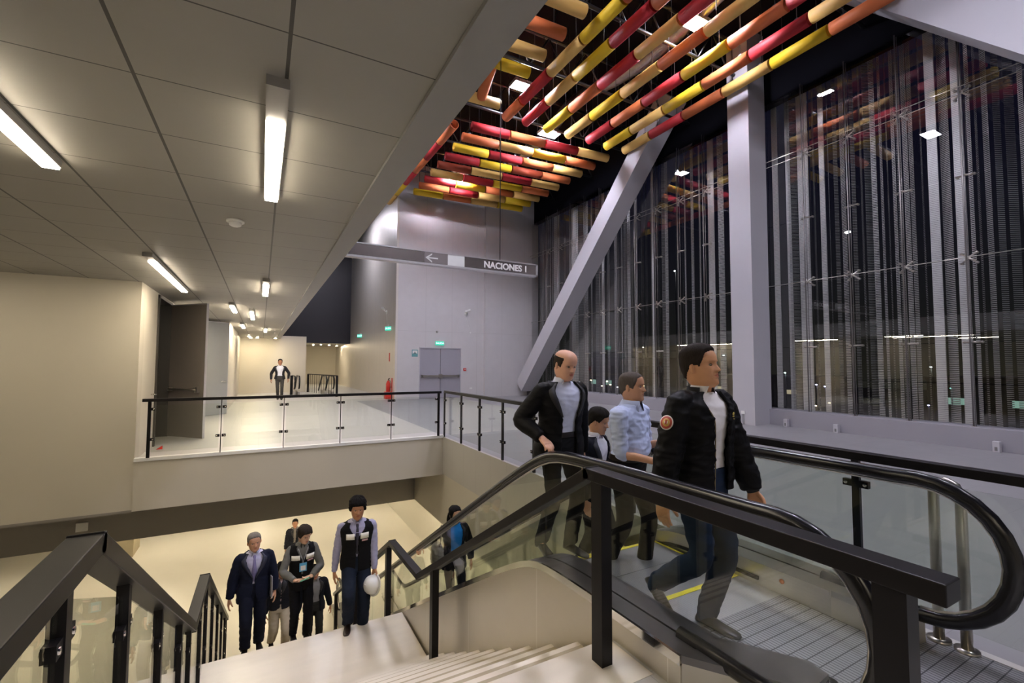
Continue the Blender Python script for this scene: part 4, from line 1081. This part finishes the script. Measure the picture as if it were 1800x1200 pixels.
    def sleeves(m, r0, r1, r2, frac=1.0, only=None):
        for s_, sh, e, w in ((1, shL, eL, wL), (-1, shR, eR, wR)):
            if only and s_ != only: continue
            inn = sh + (tp(0, 0, .245 * H) - sh) * .34
            if frac >= .98:
                we = e + (w - e) * .97
                limb(m, [inn, sh, (sh + e) / 2, e, (e + we) / 2, we], [r0 * .78, r0 * .88, (r0 + r1) / 2, r1, (r1 + r2) / 2 + .003, r2], 18)
            else:
                t = frac; we = e + (w - e) * t
                limb(m, [inn, sh, (sh + e) / 2, e + (we - e) * .0, we], [r0 * .95, r0, (r0 + r1) / 2, r1, r2 + .004], 18)
                limb(m, [e + (we - e) * .45, we], [r2 + .013, r2 + .012], 18)
    def open_shell(m, off, z0, z1, gap, thick=.014, N=60, flare=0.0, loose=0.0):
        """jacket body: open in front by the half-angle gap(z)"""
        rows = 26; outr = []; inr = []
        for k in range(rows):
            z = z0 + (z1 - z0) * k / (rows - 1)
            zx = [q[0] for q in TP]; w, df, db = (cr_interp(zx, [q[j] for q in TP], max(z, -.055)) for j in (1, 2, 3))
            fl = flare * max(0, (.08 - z)) * H; bf = belly * G(z - .09, .07) * H; lo = loose * G(z - .06, .12)
            gq = gap(z)
            for arr, o_ in ((outr, off), (inr, off - thick)):
                arr.append(superring(tp(0, 0, z * H), T3 @ Vector((1, 0, 0)), T3 @ Vector((0, 1, 0)), w * H * build + o_ + fl + lo + bf * .4, df * H + o_ + fl * .6 + lo * .7 + bf, db * H + o_ + fl * .6 + lo * .6, N, 2.4, gq, 2 * math.pi - gq))
        V = [v for r_ in outr for v in r_] + [v for r_ in inr for v in r_]; off2 = rows * N; F = []
        for j in range(rows - 1):
            for i in range(N - 1):
                a, b_, c, d = j * N + i, j * N + i + 1, (j + 1) * N + i + 1, (j + 1) * N + i
                F += [(a, b_, c, d), (a + off2, d + off2, c + off2, b_ + off2)]
            for i in (0, N - 1):
                a, d = j * N + i, (j + 1) * N + i; F.append((a, d, d + off2, a + off2))
        for i in range(N - 1):
            F.append((i, i + 1, i + 1 + off2, i + off2)); j = (rows - 1) * N; F.append((j + i, j + i + off2, j + i + 1 + off2, j + i + 1))
        m.add(V, F, True)
    col = outfit.get('trouser', (.01, .01, .012))
    m = MB()                                                     # trousers
    torso(m, .015, -.055, outfit.get('rise', .055), 0, belly * .8, 1.0)
    r1, r2, r3 = outfit.get('legr', (.088, .066, .058))
    for s_, h, k, a in ((1, hipL, kL, aL), (-1, hipR, kR, aR)):
        limb(m, [h + Vector((0, .0, .03)), h + Vector((-s_ * .004, 0, -.05)), (h + k) / 2, k, (k + a) / 2, a + Vector((0, .0, .005)), a + Vector((0, -.005, -.028))], [.085 * build, r1 * build, (r1 + r2) / 2, r2, (r2 + r3) / 2, r3, r3 + .004], 20)
    cloth('trousers', m, col, vx + .003, outfit.get('twr', .0045), 7, H, 3, .85)
    if outfit.get('belt'):
        m = MB(); torso(m, .019, outfit.get('rise', .055) - .016, outfit.get('rise', .055) + .008, 0, belly); link('belt', m.mesh(), mat('belt_leather', (.012, .008, .006), .35), root)
    # shoes
    for s_, a, key in ((1, aL, 'fl'), (-1, aR, 'fr')):
        pit, yaw = pose.get(key, (0, 0))
        Mf = Matrix.Translation(a + Vector((0, 0, 0))) @ Matrix.Rotation(R(yaw) + tw * .3, 4, 'Z') @ Matrix.Rotation(R(pit), 4, 'X')
        m = MB(); secs = [(.075, .020, -.050, .030), (.055, .034, -.012, .055), (.01, .036, -.008, .060), (-.05, .039, -.030, .040), (-.10, .045, -.045, .028), (-.15, .044, -.052, .020), (-.185, .034, -.058, .014), (-.20, .015, -.066, .006)]
        vs = []; N = 16
        for y_, w_, top, _ in secs:
            bot = -.082; zc = (top + bot) / 2; hh = (top - bot) / 2
            for k in range(N):
                q = 2 * math.pi * k / N
                vs.append(Mf @ Vector((w_ * math.cos(q), y_, zc + hh * math.copysign(abs(math.sin(q)) ** .7, math.sin(q)))))
        fs = [(j * N + i, j * N + (i + 1) % N, (j + 1) * N + (i + 1) % N, (j + 1) * N + i) for j in range(len(secs) - 1) for i in range(N)] + [tuple(range(N))[::-1], tuple(range((len(secs) - 1) * N, len(secs) * N))]
        m.add(vs, fs, True); sc_ = outfit.get('shoe', (.010, .009, .009))
        link('shoe', m.mesh(), mat('shoe_%02d' % int(sc_[0] * 99), sc_, .35, 0, .1, 20), root)
    # shirt
    sc = outfit.get('shirt', (.62, .66, .78))
    m = MB(); torso(m, .006, outfit.get('shirt_z0', .03), .300, 0, belly)
    if outfit.get('top') is None or outfit.get('vest'): sleeves(m, .060 * build, .050, .036, outfit.get('sleeve', 1.0))
    cloth('shirt', m, sc, vx + .001, outfit.get('swr', .0035), 9, H * 2, 3, .8)
    if outfit.get('collar', True):
        m = MB(); N = 40; V = []; F = []
        cc = [tp(0, .010, .284 * H), tp(0, .002, .306 * H), tp(0, -.004, .322 * H)]
        gp = R(outfit.get('cgap', 26))
        prof = [(cc[2], .061 * build, .0), (cc[1], .067 * build, 0), (cc[0] + T3 @ Vector((0, -.006, .008)), .078 * build, 0)]
        for ci, (c, r_, _) in enumerate(prof):
            V += superring(c, T3 @ Vector((1, 0, 0)), T3 @ Vector((0, 1, 0)), r_, r_ + .004, r_, N, 2.0, gp * (.55 + .45 * ci), 2 * math.pi - gp * (.55 + .45 * ci))
        F = [(j * N + i, j * N + i + 1, (j + 1) * N + i + 1, (j + 1) * N + i) for j in range(2) for i in range(N - 1)]
        m.add(V, F, True)
        for s_ in (-1, 1):                                       # collar points
            a0 = Vector(V[0 if s_ < 0 else N - 1]); b0 = Vector(V[2 * N if s_ < 0 else 3 * N - 1]); b1 = Vector(V[2 * N + 5 if s_ < 0 else 3 * N - 6])
            tip = b0 + T3 @ Vector((s_ * .014 * 0, -.012, -.030))
            m.add([a0, b0, tip, b1], [(0, 1, 2), (0, 2, 3)], True)
        o = m.obj('collar', mat('collar_%02d' % int(sc[2] * 99), sc, .8), root)
        so = o.modifiers.new('t', 'SOLIDIFY'); so.thickness = .004; so.offset = 1
    if outfit.get('tie'):
        def fr(z, x=0, o_=.016):
            zx = [q[0] for q in TP]; df = cr_interp(zx, [q[2] for q in TP], z); bf = belly * G(z - .09, .07) * H
            return tp(x, -(df * H + o_ + bf), z * H)
        V = []
        zz = [.288, .278, .262, .20, .15, .10, .075]; ww = [.016, .020, .014, .026, .034, .038, .006]
        for z, w_ in zip(zz, ww): V += [fr(z, -w_), fr(z, w_)]
        m = MB().add(V, [(2 * i, 2 * i + 1, 2 * i + 3, 2 * i + 2) for i in range(len(zz) - 1)], True)
        o = m.obj('tie', mat('tie_%02d' % int(outfit['tie'][2] * 99), outfit['tie'], .5, 0, .2, 40), root); so = o.modifiers.new('t', 'SOLIDIFY'); so.thickness = .006
    top = outfit.get('top')
    if top == 'suit' or top == 'bomber' or top == 'plain':
        open0 = outfit.get('open', .03); vee = outfit.get('vee', .16)
        def gap(z):
            if top == 'suit':
                t = (z - vee) / (.300 - vee)
                base = open0 + (outfit.get('openw', .0)) * 1.0
                if t < 0: return base + (.10 * max(0, (.02 - z) / .08) if outfit.get('openw', 0) == 0 else 0)
                return base + (.62 - base * .5) * t ** 1.1
            if top == 'bomber': return open0 + outfit.get('openw', .28) * (.75 + .25 * max(0, min(1, (z - .05) / .25))) + .35 * max(0, (z - .22) / .08)
            return open0 + max(0, (z - .27)) * 6
        m = MB()
        open_shell(m, outfit.get('off', .024), outfit.get('z0', -.075), .302, gap, flare=outfit.get('flare', .10), loose=outfit.get('loose', 0))
        sleeves(m, outfit.get('sr', .070) * build, outfit.get('se', .062), outfit.get('sc', .044))
        o = cloth('jacket', m, outfit['jacket'], vx, outfit.get('jwr', .004), outfit.get('jsc', 7), H * 3, 3, outfit.get('jrough', .75))
        if top == 'bomber':
            m = MB()                                              # knitted collar, waistband, cuffs
            N = 44; V = []; 
            for c, r_ in ((tp(0, .006, .284 * H), .088), (tp(0, .004, .300 * H), .082), (tp(0, .004, .317 * H), .078)):
                V += superring(c, T3 @ Vector((1, 0, 0)), T3 @ Vector((0, 1, 0)), r_, r_ - .004, r_, N, 2.0, 1.0, 2 * math.pi - 1.0)
            m.add(V, [(j * N + i, j * N + i + 1, (j + 1) * N + i + 1, (j + 1) * N + i) for j in range(2) for i in range(N - 1)], True)
            o2 = m.obj('jacket_collar', mat('knit_black', (.008, .008, .009), .9, 0, .2, 80), root); so = o2.modifiers.new('t', 'SOLIDIFY'); so.thickness = .010; so.offset = 0
            for e, w in ((eL, wL), (eR, wR)):
                q = MB(); dd = (w - e).normalized(); q.tube([w - dd * .045, w - dd * .02, w + dd * .012], [.040, .042, .036], 20); link('cuff', q.mesh(), mat('knit_black', (.008, .008, .009)), root)
        else:
            for s_ in (-1, 1):                                    # lapels
                V = []
                zz = [vee + (.296 - vee) * k / 10 for k in range(11)]
                for k, z in enumerate(zz):
                    zx = [q[0] for q in TP]; w_, df, db = (cr_interp(zx, [q[j] for q in TP], z) for j in (1, 2, 3))
                    gq = gap(z); bf = belly * G(z - .09, .07) * H; lo = outfit.get('loose', 0) * G(z - .06, .12)
                    wl = (.05 + .30 * math.sin(min(1, k / 8) * math.pi * .5)) * (1 if k < 9 else .6)
                    for a in (gq - .01, gq + wl):
                        o_ = outfit.get('off', .024) + .005
                        V += [superring(tp(0, 0, z * H), T3 @ Vector((1, 0, 0)), T3 @ Vector((0, 1, 0)), w_ * H * build + o_ + lo + bf * .4, df * H + o_ + lo * .7 + bf, db * H, 2, 2.4, a * s_, a * s_ + 1)[0]]
                m = MB().add(V, [(2 * i, 2 * i + 1, 2 * i + 3, 2 * i + 2) for i in range(10)], True)
                c2 = [c * 1.5 + .002 for c in outfit['jacket']]
                o2 = m.obj('lapel', mat('lapel_%02d%02d' % (int(c2[0] * 99), int(c2[2] * 99)), tuple(c2), .6), root); so = o2.modifiers.new('t', 'SOLIDIFY'); so.thickness = .006; so.offset = 0
    if outfit.get('vest'):
        m = MB()
        def vgap(z): return .03 + (.62 * max(0, (z - .20) / .10) if z > .20 else 0)
        open_shell(m, .022, outfit.get('vz0', -.045), .296, vgap, thick=.014, loose=.012)
        for sh in (shL, shR):
            limb(m, [sh + (tp(0, 0, .27 * H) - sh) * .55, sh + (tp(0, 0, .262 * H) - sh) * .08], [.050, .058], 16)
        cloth('vest', m, outfit['vest'], vx, .003, 8, H)
        def fr(z, x, o_=.042):
            zx = [q[0] for q in TP]; w_, df, db = (cr_interp(zx, [q[j] for q in TP], z) for j in (1, 2, 3))
            a = math.asin(max(-1, min(1, abs(x) / (w_ * H * build + .02)))) if abs(x) < w_ * H else 1.2
            X_ = w_ * H * build + o_ ; y_ = (df * H + o_) * max(0.05, (1 - (abs(x) / X_) ** 2.4)) ** (1 / 2.4)
            return tp(x, -y_, z * H)
        for s_ in (-1, 1):
            V = []
            for k in range(7):
                x = s_ * (.038 + .105 * k / 6)
                V += [fr(.190, x), fr(.230, x)]
            m = MB().add(V, [(2 * i, 2 * i + 1, 2 * i + 3, 2 * i + 2) for i in range(6)], True)
            o2 = m.obj('reflective_band', mat('reflective_white', (.85, .84, .76), .4), root); o2.modifiers.new('t', 'SOLIDIFY').thickness = .003
        V = []
        for k in range(4): V += [fr(.172, .055 + .075 * k / 3), fr(.184, .055 + .075 * k / 3)]
        m = MB().add(V, [(2 * i, 2 * i + 1, 2 * i + 3, 2 * i + 2) for i in range(3)], True)
        o2 = m.obj('name_tag', mat('tag_pink', (.55, .33, .33), .5), root); o2.modifiers.new('t', 'SOLIDIFY').thickness = .003
    return dict(root=root, tp=tp, T3=T3, wL=wL, wR=wR, eL=eL, eR=eR, shL=shL, shR=shR, Th=Th)

SHORT = dict(t=.008, front=.192, side=.112, back=.055, col=(.012, .009, .008), ear=.014, top=.010)
NAVYS = (.012, .015, .035)
DK = (.010, .010, .012)
# --- man in the black bomber jacket (largest figure)
P1 = person('man in black bomber jacket and jeans stepping off the escalator, looking right', 'person', 1.73, (2.38, 1.92, 0.0), -88,
    dict(trouser=(.018, .030, .060), top='bomber', jacket=(.0055, .0055, .0065), shirt=(.80, .78, .80), open=.06, openw=.24, off=.036, loose=.020, z0=-.03, sr=.090, se=.080, sc=.058, jwr=.008, jsc=9, jrough=.55, shirt_z0=.0, rise=.04, legr=(.092, .068, .060), flare=0, cgap=34, twr=.006),
    dict(lean=2, hy=12, hp=-8, wl=(.30, -.16, .80), hl=(.6, .5, .95), dl=(.05, -.15, -1), nl=(-1, -.2, 0), wr=(-.33, .02, .80), hr=(-.7, .4, 1.0), dr=(0, -.1, -1),
         al=(.075, .02, .083), ar=(-.10, .25, .20), khl=(.1, -2, .4), khr=(-.12, -2, .4), fl=(0, 8), fr=(38, -4), cl=.45),
    dict(jaw=.95, s=1.04), dict(SHORT, t=.006, top=.012, front=.196, col=(.022, .017, .014)), skin=(.62, .32, .17))
# round sleeve patch and chest emblem of the bomber jacket
def disc(name, c, nrm, r, m, par, up=(0, 0, 1), d=.002):
    nrm = Vector(nrm).normalized(); q = MB(); c = Vector(c); q.tube([c, c + nrm * d], r, 28); return q.obj(name, m, par)
pm = P1['shR'] + (P1['eR'] - P1['shR']) * .42
to_cam = Vector((-1, -.10, .05)).normalized()
arm = (P1['eR'] - P1['shR']).normalized(); nn = (to_cam - arm * to_cam.dot(arm)).normalized()
pc = pm + nn * .090
pt = disc('sleeve_patch', pc, nn, .043, mat('patch_white', (.75, .68, .60), .6), P1['root'])
disc('patch_ring', pc + nn * .002, nn, .037, mat('patch_red', (.42, .06, .03), .6), pt)
disc('patch_field', pc + nn * .004, nn, .024, mat('patch_gold', (.60, .36, .08), .6), pt)
disc('patch_center', pc + nn * .006, nn, .011, mat('patch_white', (.75, .68, .60), .6), pt)
uu = Vector((0, 0, 1)); uu = (uu - nn * uu.dot(nn)).normalized(); vv = nn.cross(uu)
q = MB(); q.bar(pc + nn * .006 - uu * .012, pc + nn * .006 + uu * .016, .012, .005, up=nn)
q.obj('patch_figure', mat('patch_red', (.42, .06, .03)), pt)
q = MB()
for k, (dx, dz) in enumerate(((0, 0), (.022, .004), (.01, -.014), (.03, -.010), (.014, -.03))):
    c = P1['tp'](.095 + dx, -.150 + dx * .6, .395 + dz); q.ell(c, (.009, .004, .005), 8, 6)
q.obj('chest_emblem', mat('gold_thread', (.55, .42, .08), .5), P1['root'])
# zipper along both front edges and red lining strip
q = MB(); pts = []
for k in range(16):
    z = -.025 + .28 * k / 15; zx = [t_[0] for t_ in TP]; w_, df, db = (cr_interp(zx, [t_[j] for t_ in TP], z) for j in (1, 2, 3))
    gq = .06 + .24 * (.75 + .25 * max(0, min(1, (z - .05) / .25))) + .35 * max(0, (z - .22) / .08); lo = .020 * G(z - .06, .12)
    pts.append(superring(P1['tp'](0, 0, z * 1.72), P1['T3'] @ Vector((1, 0, 0)), P1['T3'] @ Vector((0, 1, 0)), w_ * 1.72 + .036 + lo, df * 1.72 + .036 + lo * .7, db, 2, 2.4, -gq, 1)[0])
q.tube(pts, .0035, 8); q.obj('zipper', mat('zip_brass', (.25, .20, .12), .35, .8), P1['root'])

# --- bald man in black suit with hand on the handrail
P2 = person('bald man in black suit and open collar white shirt, hand on the escalator handrail', 'person', 1.75, (2.27, 3.27, 0.0), -88,
    dict(trouser=(.010, .010, .012), top='suit', jacket=(.006, .006, .008), shirt=(.62, .66, .82), open=.05, openw=.26, vee=.14, off=.028, z0=-.09, sr=.076, se=.068, sc=.050, jwr=.005, belt=True, cgap=30, loose=.01),
    dict(lean=4, hy=4, hp=14, wr=(-.275, -.13, 1.005), hr=(-.62, .60, .95), dr=(-.02, -1, -.42), nr=(.0, -.25, -1), cr=.55, wl=(.27, .02, .80), hl=(.6, .5, .9),
         al=(.10, -.02, .083), ar=(-.10, .12, .085), fl=(0, 8), fr=(8, -6)),
    dict(fat=1.04, brow=(.03, .02, .015)), dict(t=.004, front=.24, side=.10, back=.055, bald=1, col=(.03, .022, .018), ear=.01), skin=(.68, .38, .26), build=1.04)
# --- man in light blue shirt
P4 = person('man with cropped grey hair in light blue shirt with rolled sleeves, walking right', 'person', 1.72, (2.72, 2.92, -0.16), -66,
    dict(trouser=(.010, .010, .012), shirt=(.54, .62, .86), sleeve=.14, belt=True, swr=.008, shirt_z0=.045, rise=.060, cgap=22),
    dict(lean=4, hy=6, hp=-2, wr=(-.16, -.29, 1.01), hr=(-.55, .75, .35), dr=(.25, -1, -.1), nr=(.9, .0, -.4), cr=.55, wl=(.22, -.30, 1.10), hl=(.6, .5, .4), dl=(.1, -1, .3), nl=(-1, 0, 0), cl=.5,
         al=(.09, -.10, .08), ar=(-.08, .16, .085), fl=(0, 6), fr=(6, -4)),
    dict(fat=1.06, jaw=1.06), dict(t=.004, front=.196, side=.10, back=.05, col=(.10, .085, .075), ear=.01, top=0), skin=(.58, .31, .18), build=1.24, belly=.034)
# --- man partly hidden behind
P3 = person('dark haired man in dark suit partly hidden between the bald man and the blue shirt', 'person', 1.68, (2.93, 3.66, -0.50), -66,
    dict(trouser=(.008, .008, .010), top='suit', jacket=(.007, .008, .013), shirt=(.70, .70, .78), openw=.14, vee=.12, off=.026, sr=.072, se=.064, sc=.048),
    dict(lean=4, hy=10, hp=12, wl=(.22, -.2, .85), wr=(-.24, -.05, .80), al=(.09, -.10, .08), ar=(-.08, .12, .085)),
    dict(), dict(SHORT, t=.013, front=.182, top=.012, col=(.012, .010, .009)), skin=(.58, .32, .20), near=False)
# --- people on the stairs
def g2(y): return zbase(y)
P6 = person('man with wavy hair in black vest, lilac shirt and tie, holding a white helmet', 'person', 1.85, (1.21, 6.58, -2.04), -97,
    dict(trouser=(.012, .017, .030), shirt=(.36, .36, .52), vest=(.008, .008, .009), tie=(.03, .03, .05), vz0=-.05, legr=(.098, .082, .070), cgap=18, shoe=(.02, .012, .008), swr=.006),
    dict(lean=3, hp=4, dz=-.02, wl=(.235, -.10, .80), hl=(.55, .45, .9), dl=(-.1, -.35, -1), nl=(-.6, -.6, 0), cl=.7, wr=(-.28, .02, .82), hr=(-.6, .4, .9), dr=(0, 0, -1),
         al=(.09, -.08, .083), ar=(-.10, -.16, .255), fl=(0, 8), fr=(4, -8), khr=(-.15, -2, .5)),
    dict(fat=1.02), dict(SHORT, t=.022, front=.172, side=.095, curl=1.8, rough=1.6, top=.010, col=(.008, .007, .007)), skin=(.48, .24, .13), near=False)
m = MB()                                                          # white helmet held at his left hip
def helmet():
    m = MB(); N = 28; V = []; F = []
    prof = [(.0, .118), (.03, .116), (.07, .104), (.10, .082), (.122, .048), (.130, .004)]
    for z, r_ in prof:
        for k in range(N):
            a = 2 * math.pi * k / N; V.append((r_ * math.cos(a), r_ * 1.16 * math.sin(a), z + (.004 * math.cos(3 * a) if False else 0)))
    for j in range(len(prof) - 1):
        for k in range(N): F.append((j * N + k, j * N + (k + 1) % N, (j + 1) * N + (k + 1) % N, (j + 1) * N + k))
    F.append(tuple(range((len(prof) - 1) * N, len(prof) * N)))
    m.add(V, F, True)
    return m
hl = helmet().obj('safety_helmet', mat('helmet_white', (.80, .80, .76), .3)); so = hl.modifiers.new('t', 'SOLIDIFY'); so.thickness = .004
br_ = MB(); V = []; N = 28
for r_, z in ((.117, .004), (.138, -.004)):
    for k in range(N):
        a = 2 * math.pi * k / N; e_ = .035 * max(0, math.cos(a - math.pi / 2)) if r_ > .12 else 0
        V.append(((r_ + e_ * .3) * math.cos(a), (r_ * 1.16 + e_) * math.sin(a), z))
br_.add(V, [(k, (k + 1) % N, N + (k + 1) % N, N + k) for k in range(N)], True)
b2 = br_.obj('brim', MATS['helmet_white'], hl); b2.modifiers.new('t', 'SOLIDIFY').thickness = .004
MB().tube([(0, -.125, .04), (0, -.09, .09), (0, 0, .135), (0, .09, .09), (0, .125, .04)], .007, 8).obj('ridge', MATS['helmet_white'], hl)
tagp(hl, 'white safety helmet held by the man in the black vest and tie', 'helmet')
hw = P6['root'].matrix_basis @ (P6['wL'] + Vector((.0, -.02, -.06)))
hl.location = hw + Vector((-.03, -.075, -.10)); hl.rotation_euler = (R(8), R(-72), R(10))

P7 = person('grey haired man in navy suit and lilac tie walking up the stairs', 'person', 1.74, (-0.01, 7.90, -2.61), -88,
    dict(trouser=(.009, .011, .022), top='suit', jacket=(.010, .013, .030), shirt=(.52, .52, .70), tie=(.22, .20, .42), vee=.105, off=.028, z0=-.10, sr=.076, se=.068, sc=.050, legr=(.100, .080, .070), cgap=20),
    dict(lean=3, hp=2, hy=6, ht=-4, dz=-.02, wl=(.28, -.03, .80), hl=(.6, .4, .9), wr=(-.30, .00, .80), hr=(-.65, .4, .9), al=(.09, .06, .083), ar=(-.09, -.10, .12), khr=(-.1, -2, .4), fr=(0, -6), fl=(4, 6)),
    dict(fat=1.02), dict(SHORT, t=.007, front=.196, col=(.16, .145, .13), top=.002), skin=(.58, .32, .21), near=False)
fo = MB().bar((0, 0, 0), (0, .02, .30), .21, .012, up=(1, 0, 0)).obj('folder', mat('folder_grey', (.45, .44, .48), .5)); fo.location = P7['root'].matrix_basis @ (P7['wL'] + Vector((-.055, -.03, -.06)))
fo.rotation_euler = (0, 0, R(10)); tagp(fo, 'pale grey folder held by the man in the navy suit', 'folder')
P8 = person('woman in black vest with white bands and grey sleeves looking down at a phone', 'person', 1.60, (0.57, 7.10, -2.21), -88,
    dict(trouser=(.007, .007, .008), shirt=(.14, .14, .13), vest=(.008, .008, .009), vz0=-.085, legr=(.082, .060, .052), cgap=10, collar=True, swr=.004),
    dict(lean=4, hp=20, hy=26, dz=-.01, wl=(.09, -.30, .95), hl=(.6, .2, .85), dl=(-.8, -.5, .05), nl=(0, -.1, 1), wr=(-.11, -.29, .93), hr=(-.6, .2, .85), dr=(.8, -.5, .05), nr=(0, -.1, 1), al=(.08, -.02, .08), ar=(-.08, .05, .085)),
    dict(fat=.97, s=.98), dict(t=.016, front=.180, side=.090, back=.05, col=(.030, .017, .010), ear=0, top=.006), skin=(.60, .36, .24), near=False, build=.88)
tp8 = P8['tp']; M8 = P8['root']
q = MB().box((-.045, -.168, .285), (.045, -.162, .395)).obj('id_badge', mat('badge_blue', (.10, .38, .62), .4)); q.parent = M8; q.location = (0, .0, .80 - .0)
q.location = (0.0, -.012, .70)
MB().box((-.030, -.170, .30), (.030, -.168, .36)).obj('badge_picture', white_p, q)
MB().tube([tp8(-.06, -.115, .455), (-.03, -.165, 1.20), (0, -.172, 1.095), (.03, -.165, 1.20), tp8(.06, -.115, .455)], .004, 6).obj('lanyard', mat('lanyard_grey', (.4, .4, .42), .6), M8)
ph = bx((-.06, -.006, -.035), (.06, .006, .035)).obj('phone', mat('phone_green', (.10, .42, .28), .4), bevel=.003)
ph.location = P8['root'].matrix_basis @ Vector((0.0, -.375, .955)); ph.rotation_euler = (R(70), R(-14), R(-88 + 90)); tagp(ph, 'small green phone in the hands of the woman in the black vest', 'phone')
bx((-.05, -.008, -.028), (.05, -.006, .028)).obj('screen', mat('phone_screen', (.35, .6, .45), .3), ph)
P9 = person('dark haired man in dark pullover and beige trousers climbing behind the navy suit', 'person', 1.70, (.42, 9.50, -3.66), -86,
    dict(trouser=(.42, .37, .28), top='plain', jacket=(.012, .013, .018), shirt=(.55, .42, .45), off=.020, z0=-.02, flare=0, legr=(.100, .082, .068), openw=0, open=.02),
    dict(lean=6, hp=14, hy=8, dz=-.03, wl=(.24, -.10, .75), wr=(-.24, .0, .75), al=(.09, -.05, .083), ar=(-.10, .28, .13), fr=(40, 0), khr=(-.1, -2, .5)),
    dict(), dict(SHORT, t=.015, front=.178, col=(.007, .006, .006)), skin=(.36, .17, .09), near=False)
P10 = person('person in dark jacket over grey shirt walking behind the woman with the phone', 'person', 1.64, (1.02, 9.75, -3.91), -90,
    dict(trouser=(.02, .02, .018), top='plain', jacket=(.010, .010, .012), shirt=(.20, .20, .20), open=.45, off=.024, z0=-.06),
    dict(lean=3, hp=8, wl=(.30, .02, .76), wr=(-.30, -.04, .76), al=(.09, -.08, .083), ar=(-.09, .12, .10)),
    dict(), dict(SHORT, col=(.007, .006, .006)), skin=(.38, .19, .11), near=False)
P11 = person('man in black leather jacket far behind on the lower floor', 'person', 1.72, (1.10, 16.4, -5.1), -96,
    dict(trouser=(.012, .012, .014), top='plain', jacket=(.012, .012, .012), shirt=(.25, .22, .2), open=.12, off=.030, z0=-.04, jrough=.35, jwr=.008),
    dict(lean=2, wl=(.26, .0, .78), wr=(-.26, -.04, .80), al=(.09, -.1, .083), ar=(-.09, .12, .10)),
    dict(), dict(SHORT, t=.006, col=(.008, .007, .007)), skin=(.40, .20, .12), near=False)
P12 = person('man in dark open jacket and white shirt walking in the far corridor', 'person', 1.80, (.74, 22.6, 0), -92,
    dict(trouser=(.05, .048, .045), top='suit', jacket=(.02, .02, .024), shirt=(.70, .72, .78), open=.05, openw=.40, vee=.15, off=.028, z0=-.03),
    dict(lean=1, wl=(.34, -.02, .90), hl=(.9, .5, 1.1), wr=(-.34, -.02, .88), hr=(-.9, .5, 1.1), al=(.09, -.12, .083), ar=(-.06, .10, .085)),
    dict(), dict(SHORT, t=.005, col=(.02, .016, .012)), skin=(.42, .20, .11), near=False)
P5 = person('woman with long black hair in dark jacket and bright blue top on the escalator', 'person', 1.62, (2.56, 6.40, -2.09), -92,
    dict(trouser=(.009, .009, .011), top='plain', jacket=(.008, .008, .009), shirt=(.02, .22, .62), open=.50, off=.022, z0=-.09, legr=(.085, .060, .050), collar=False),
    dict(lean=2, hp=0, hy=10, wr=(-.52, -.05, 1.10), hr=(-.5, .6, .7), dr=(-.5, -1, -.1), nr=(0, 0, -1), cr=.4, wl=(.27, .0, .78), hl=(.6, .4, .9), al=(.08, -.02, .08), ar=(-.08, .04, .085)),
    dict(fat=.97, s=.98), dict(t=.014, front=.186, side=.07, back=.03, col=(.006, .005, .005), ear=0, long=.26), skin=(.56, .32, .2), near=False, build=.92)
m = MB(); limb(m, [(0, 0, -.14), (0, 0, -.06), (0, 0, .06), (0, 0, .12)], [.09, .125, .10, .05], 18)
bgm = vox(m, .01, 3); wrinkle(bgm, .012, 9, 2)
bag = link('handbag', bgm, mat('bag_grey', (.22, .20, .17), .6, 0, .3, 20)); bag.scale = (.75, 1.1, 1.1); bag.location = P5['root'].matrix_basis @ Vector((-.27, -.04, .98))
tagp(bag, 'grey slouchy handbag hanging at the right side of the woman on the escalator', 'bag')
MB().tube([(.0, -.09, .10), (.05, -.06, .24), (.08, 0, .34), (.05, .06, .24), (.0, .09, .10)], .011, 8).obj('strap', MATS['bag_grey'], bag)
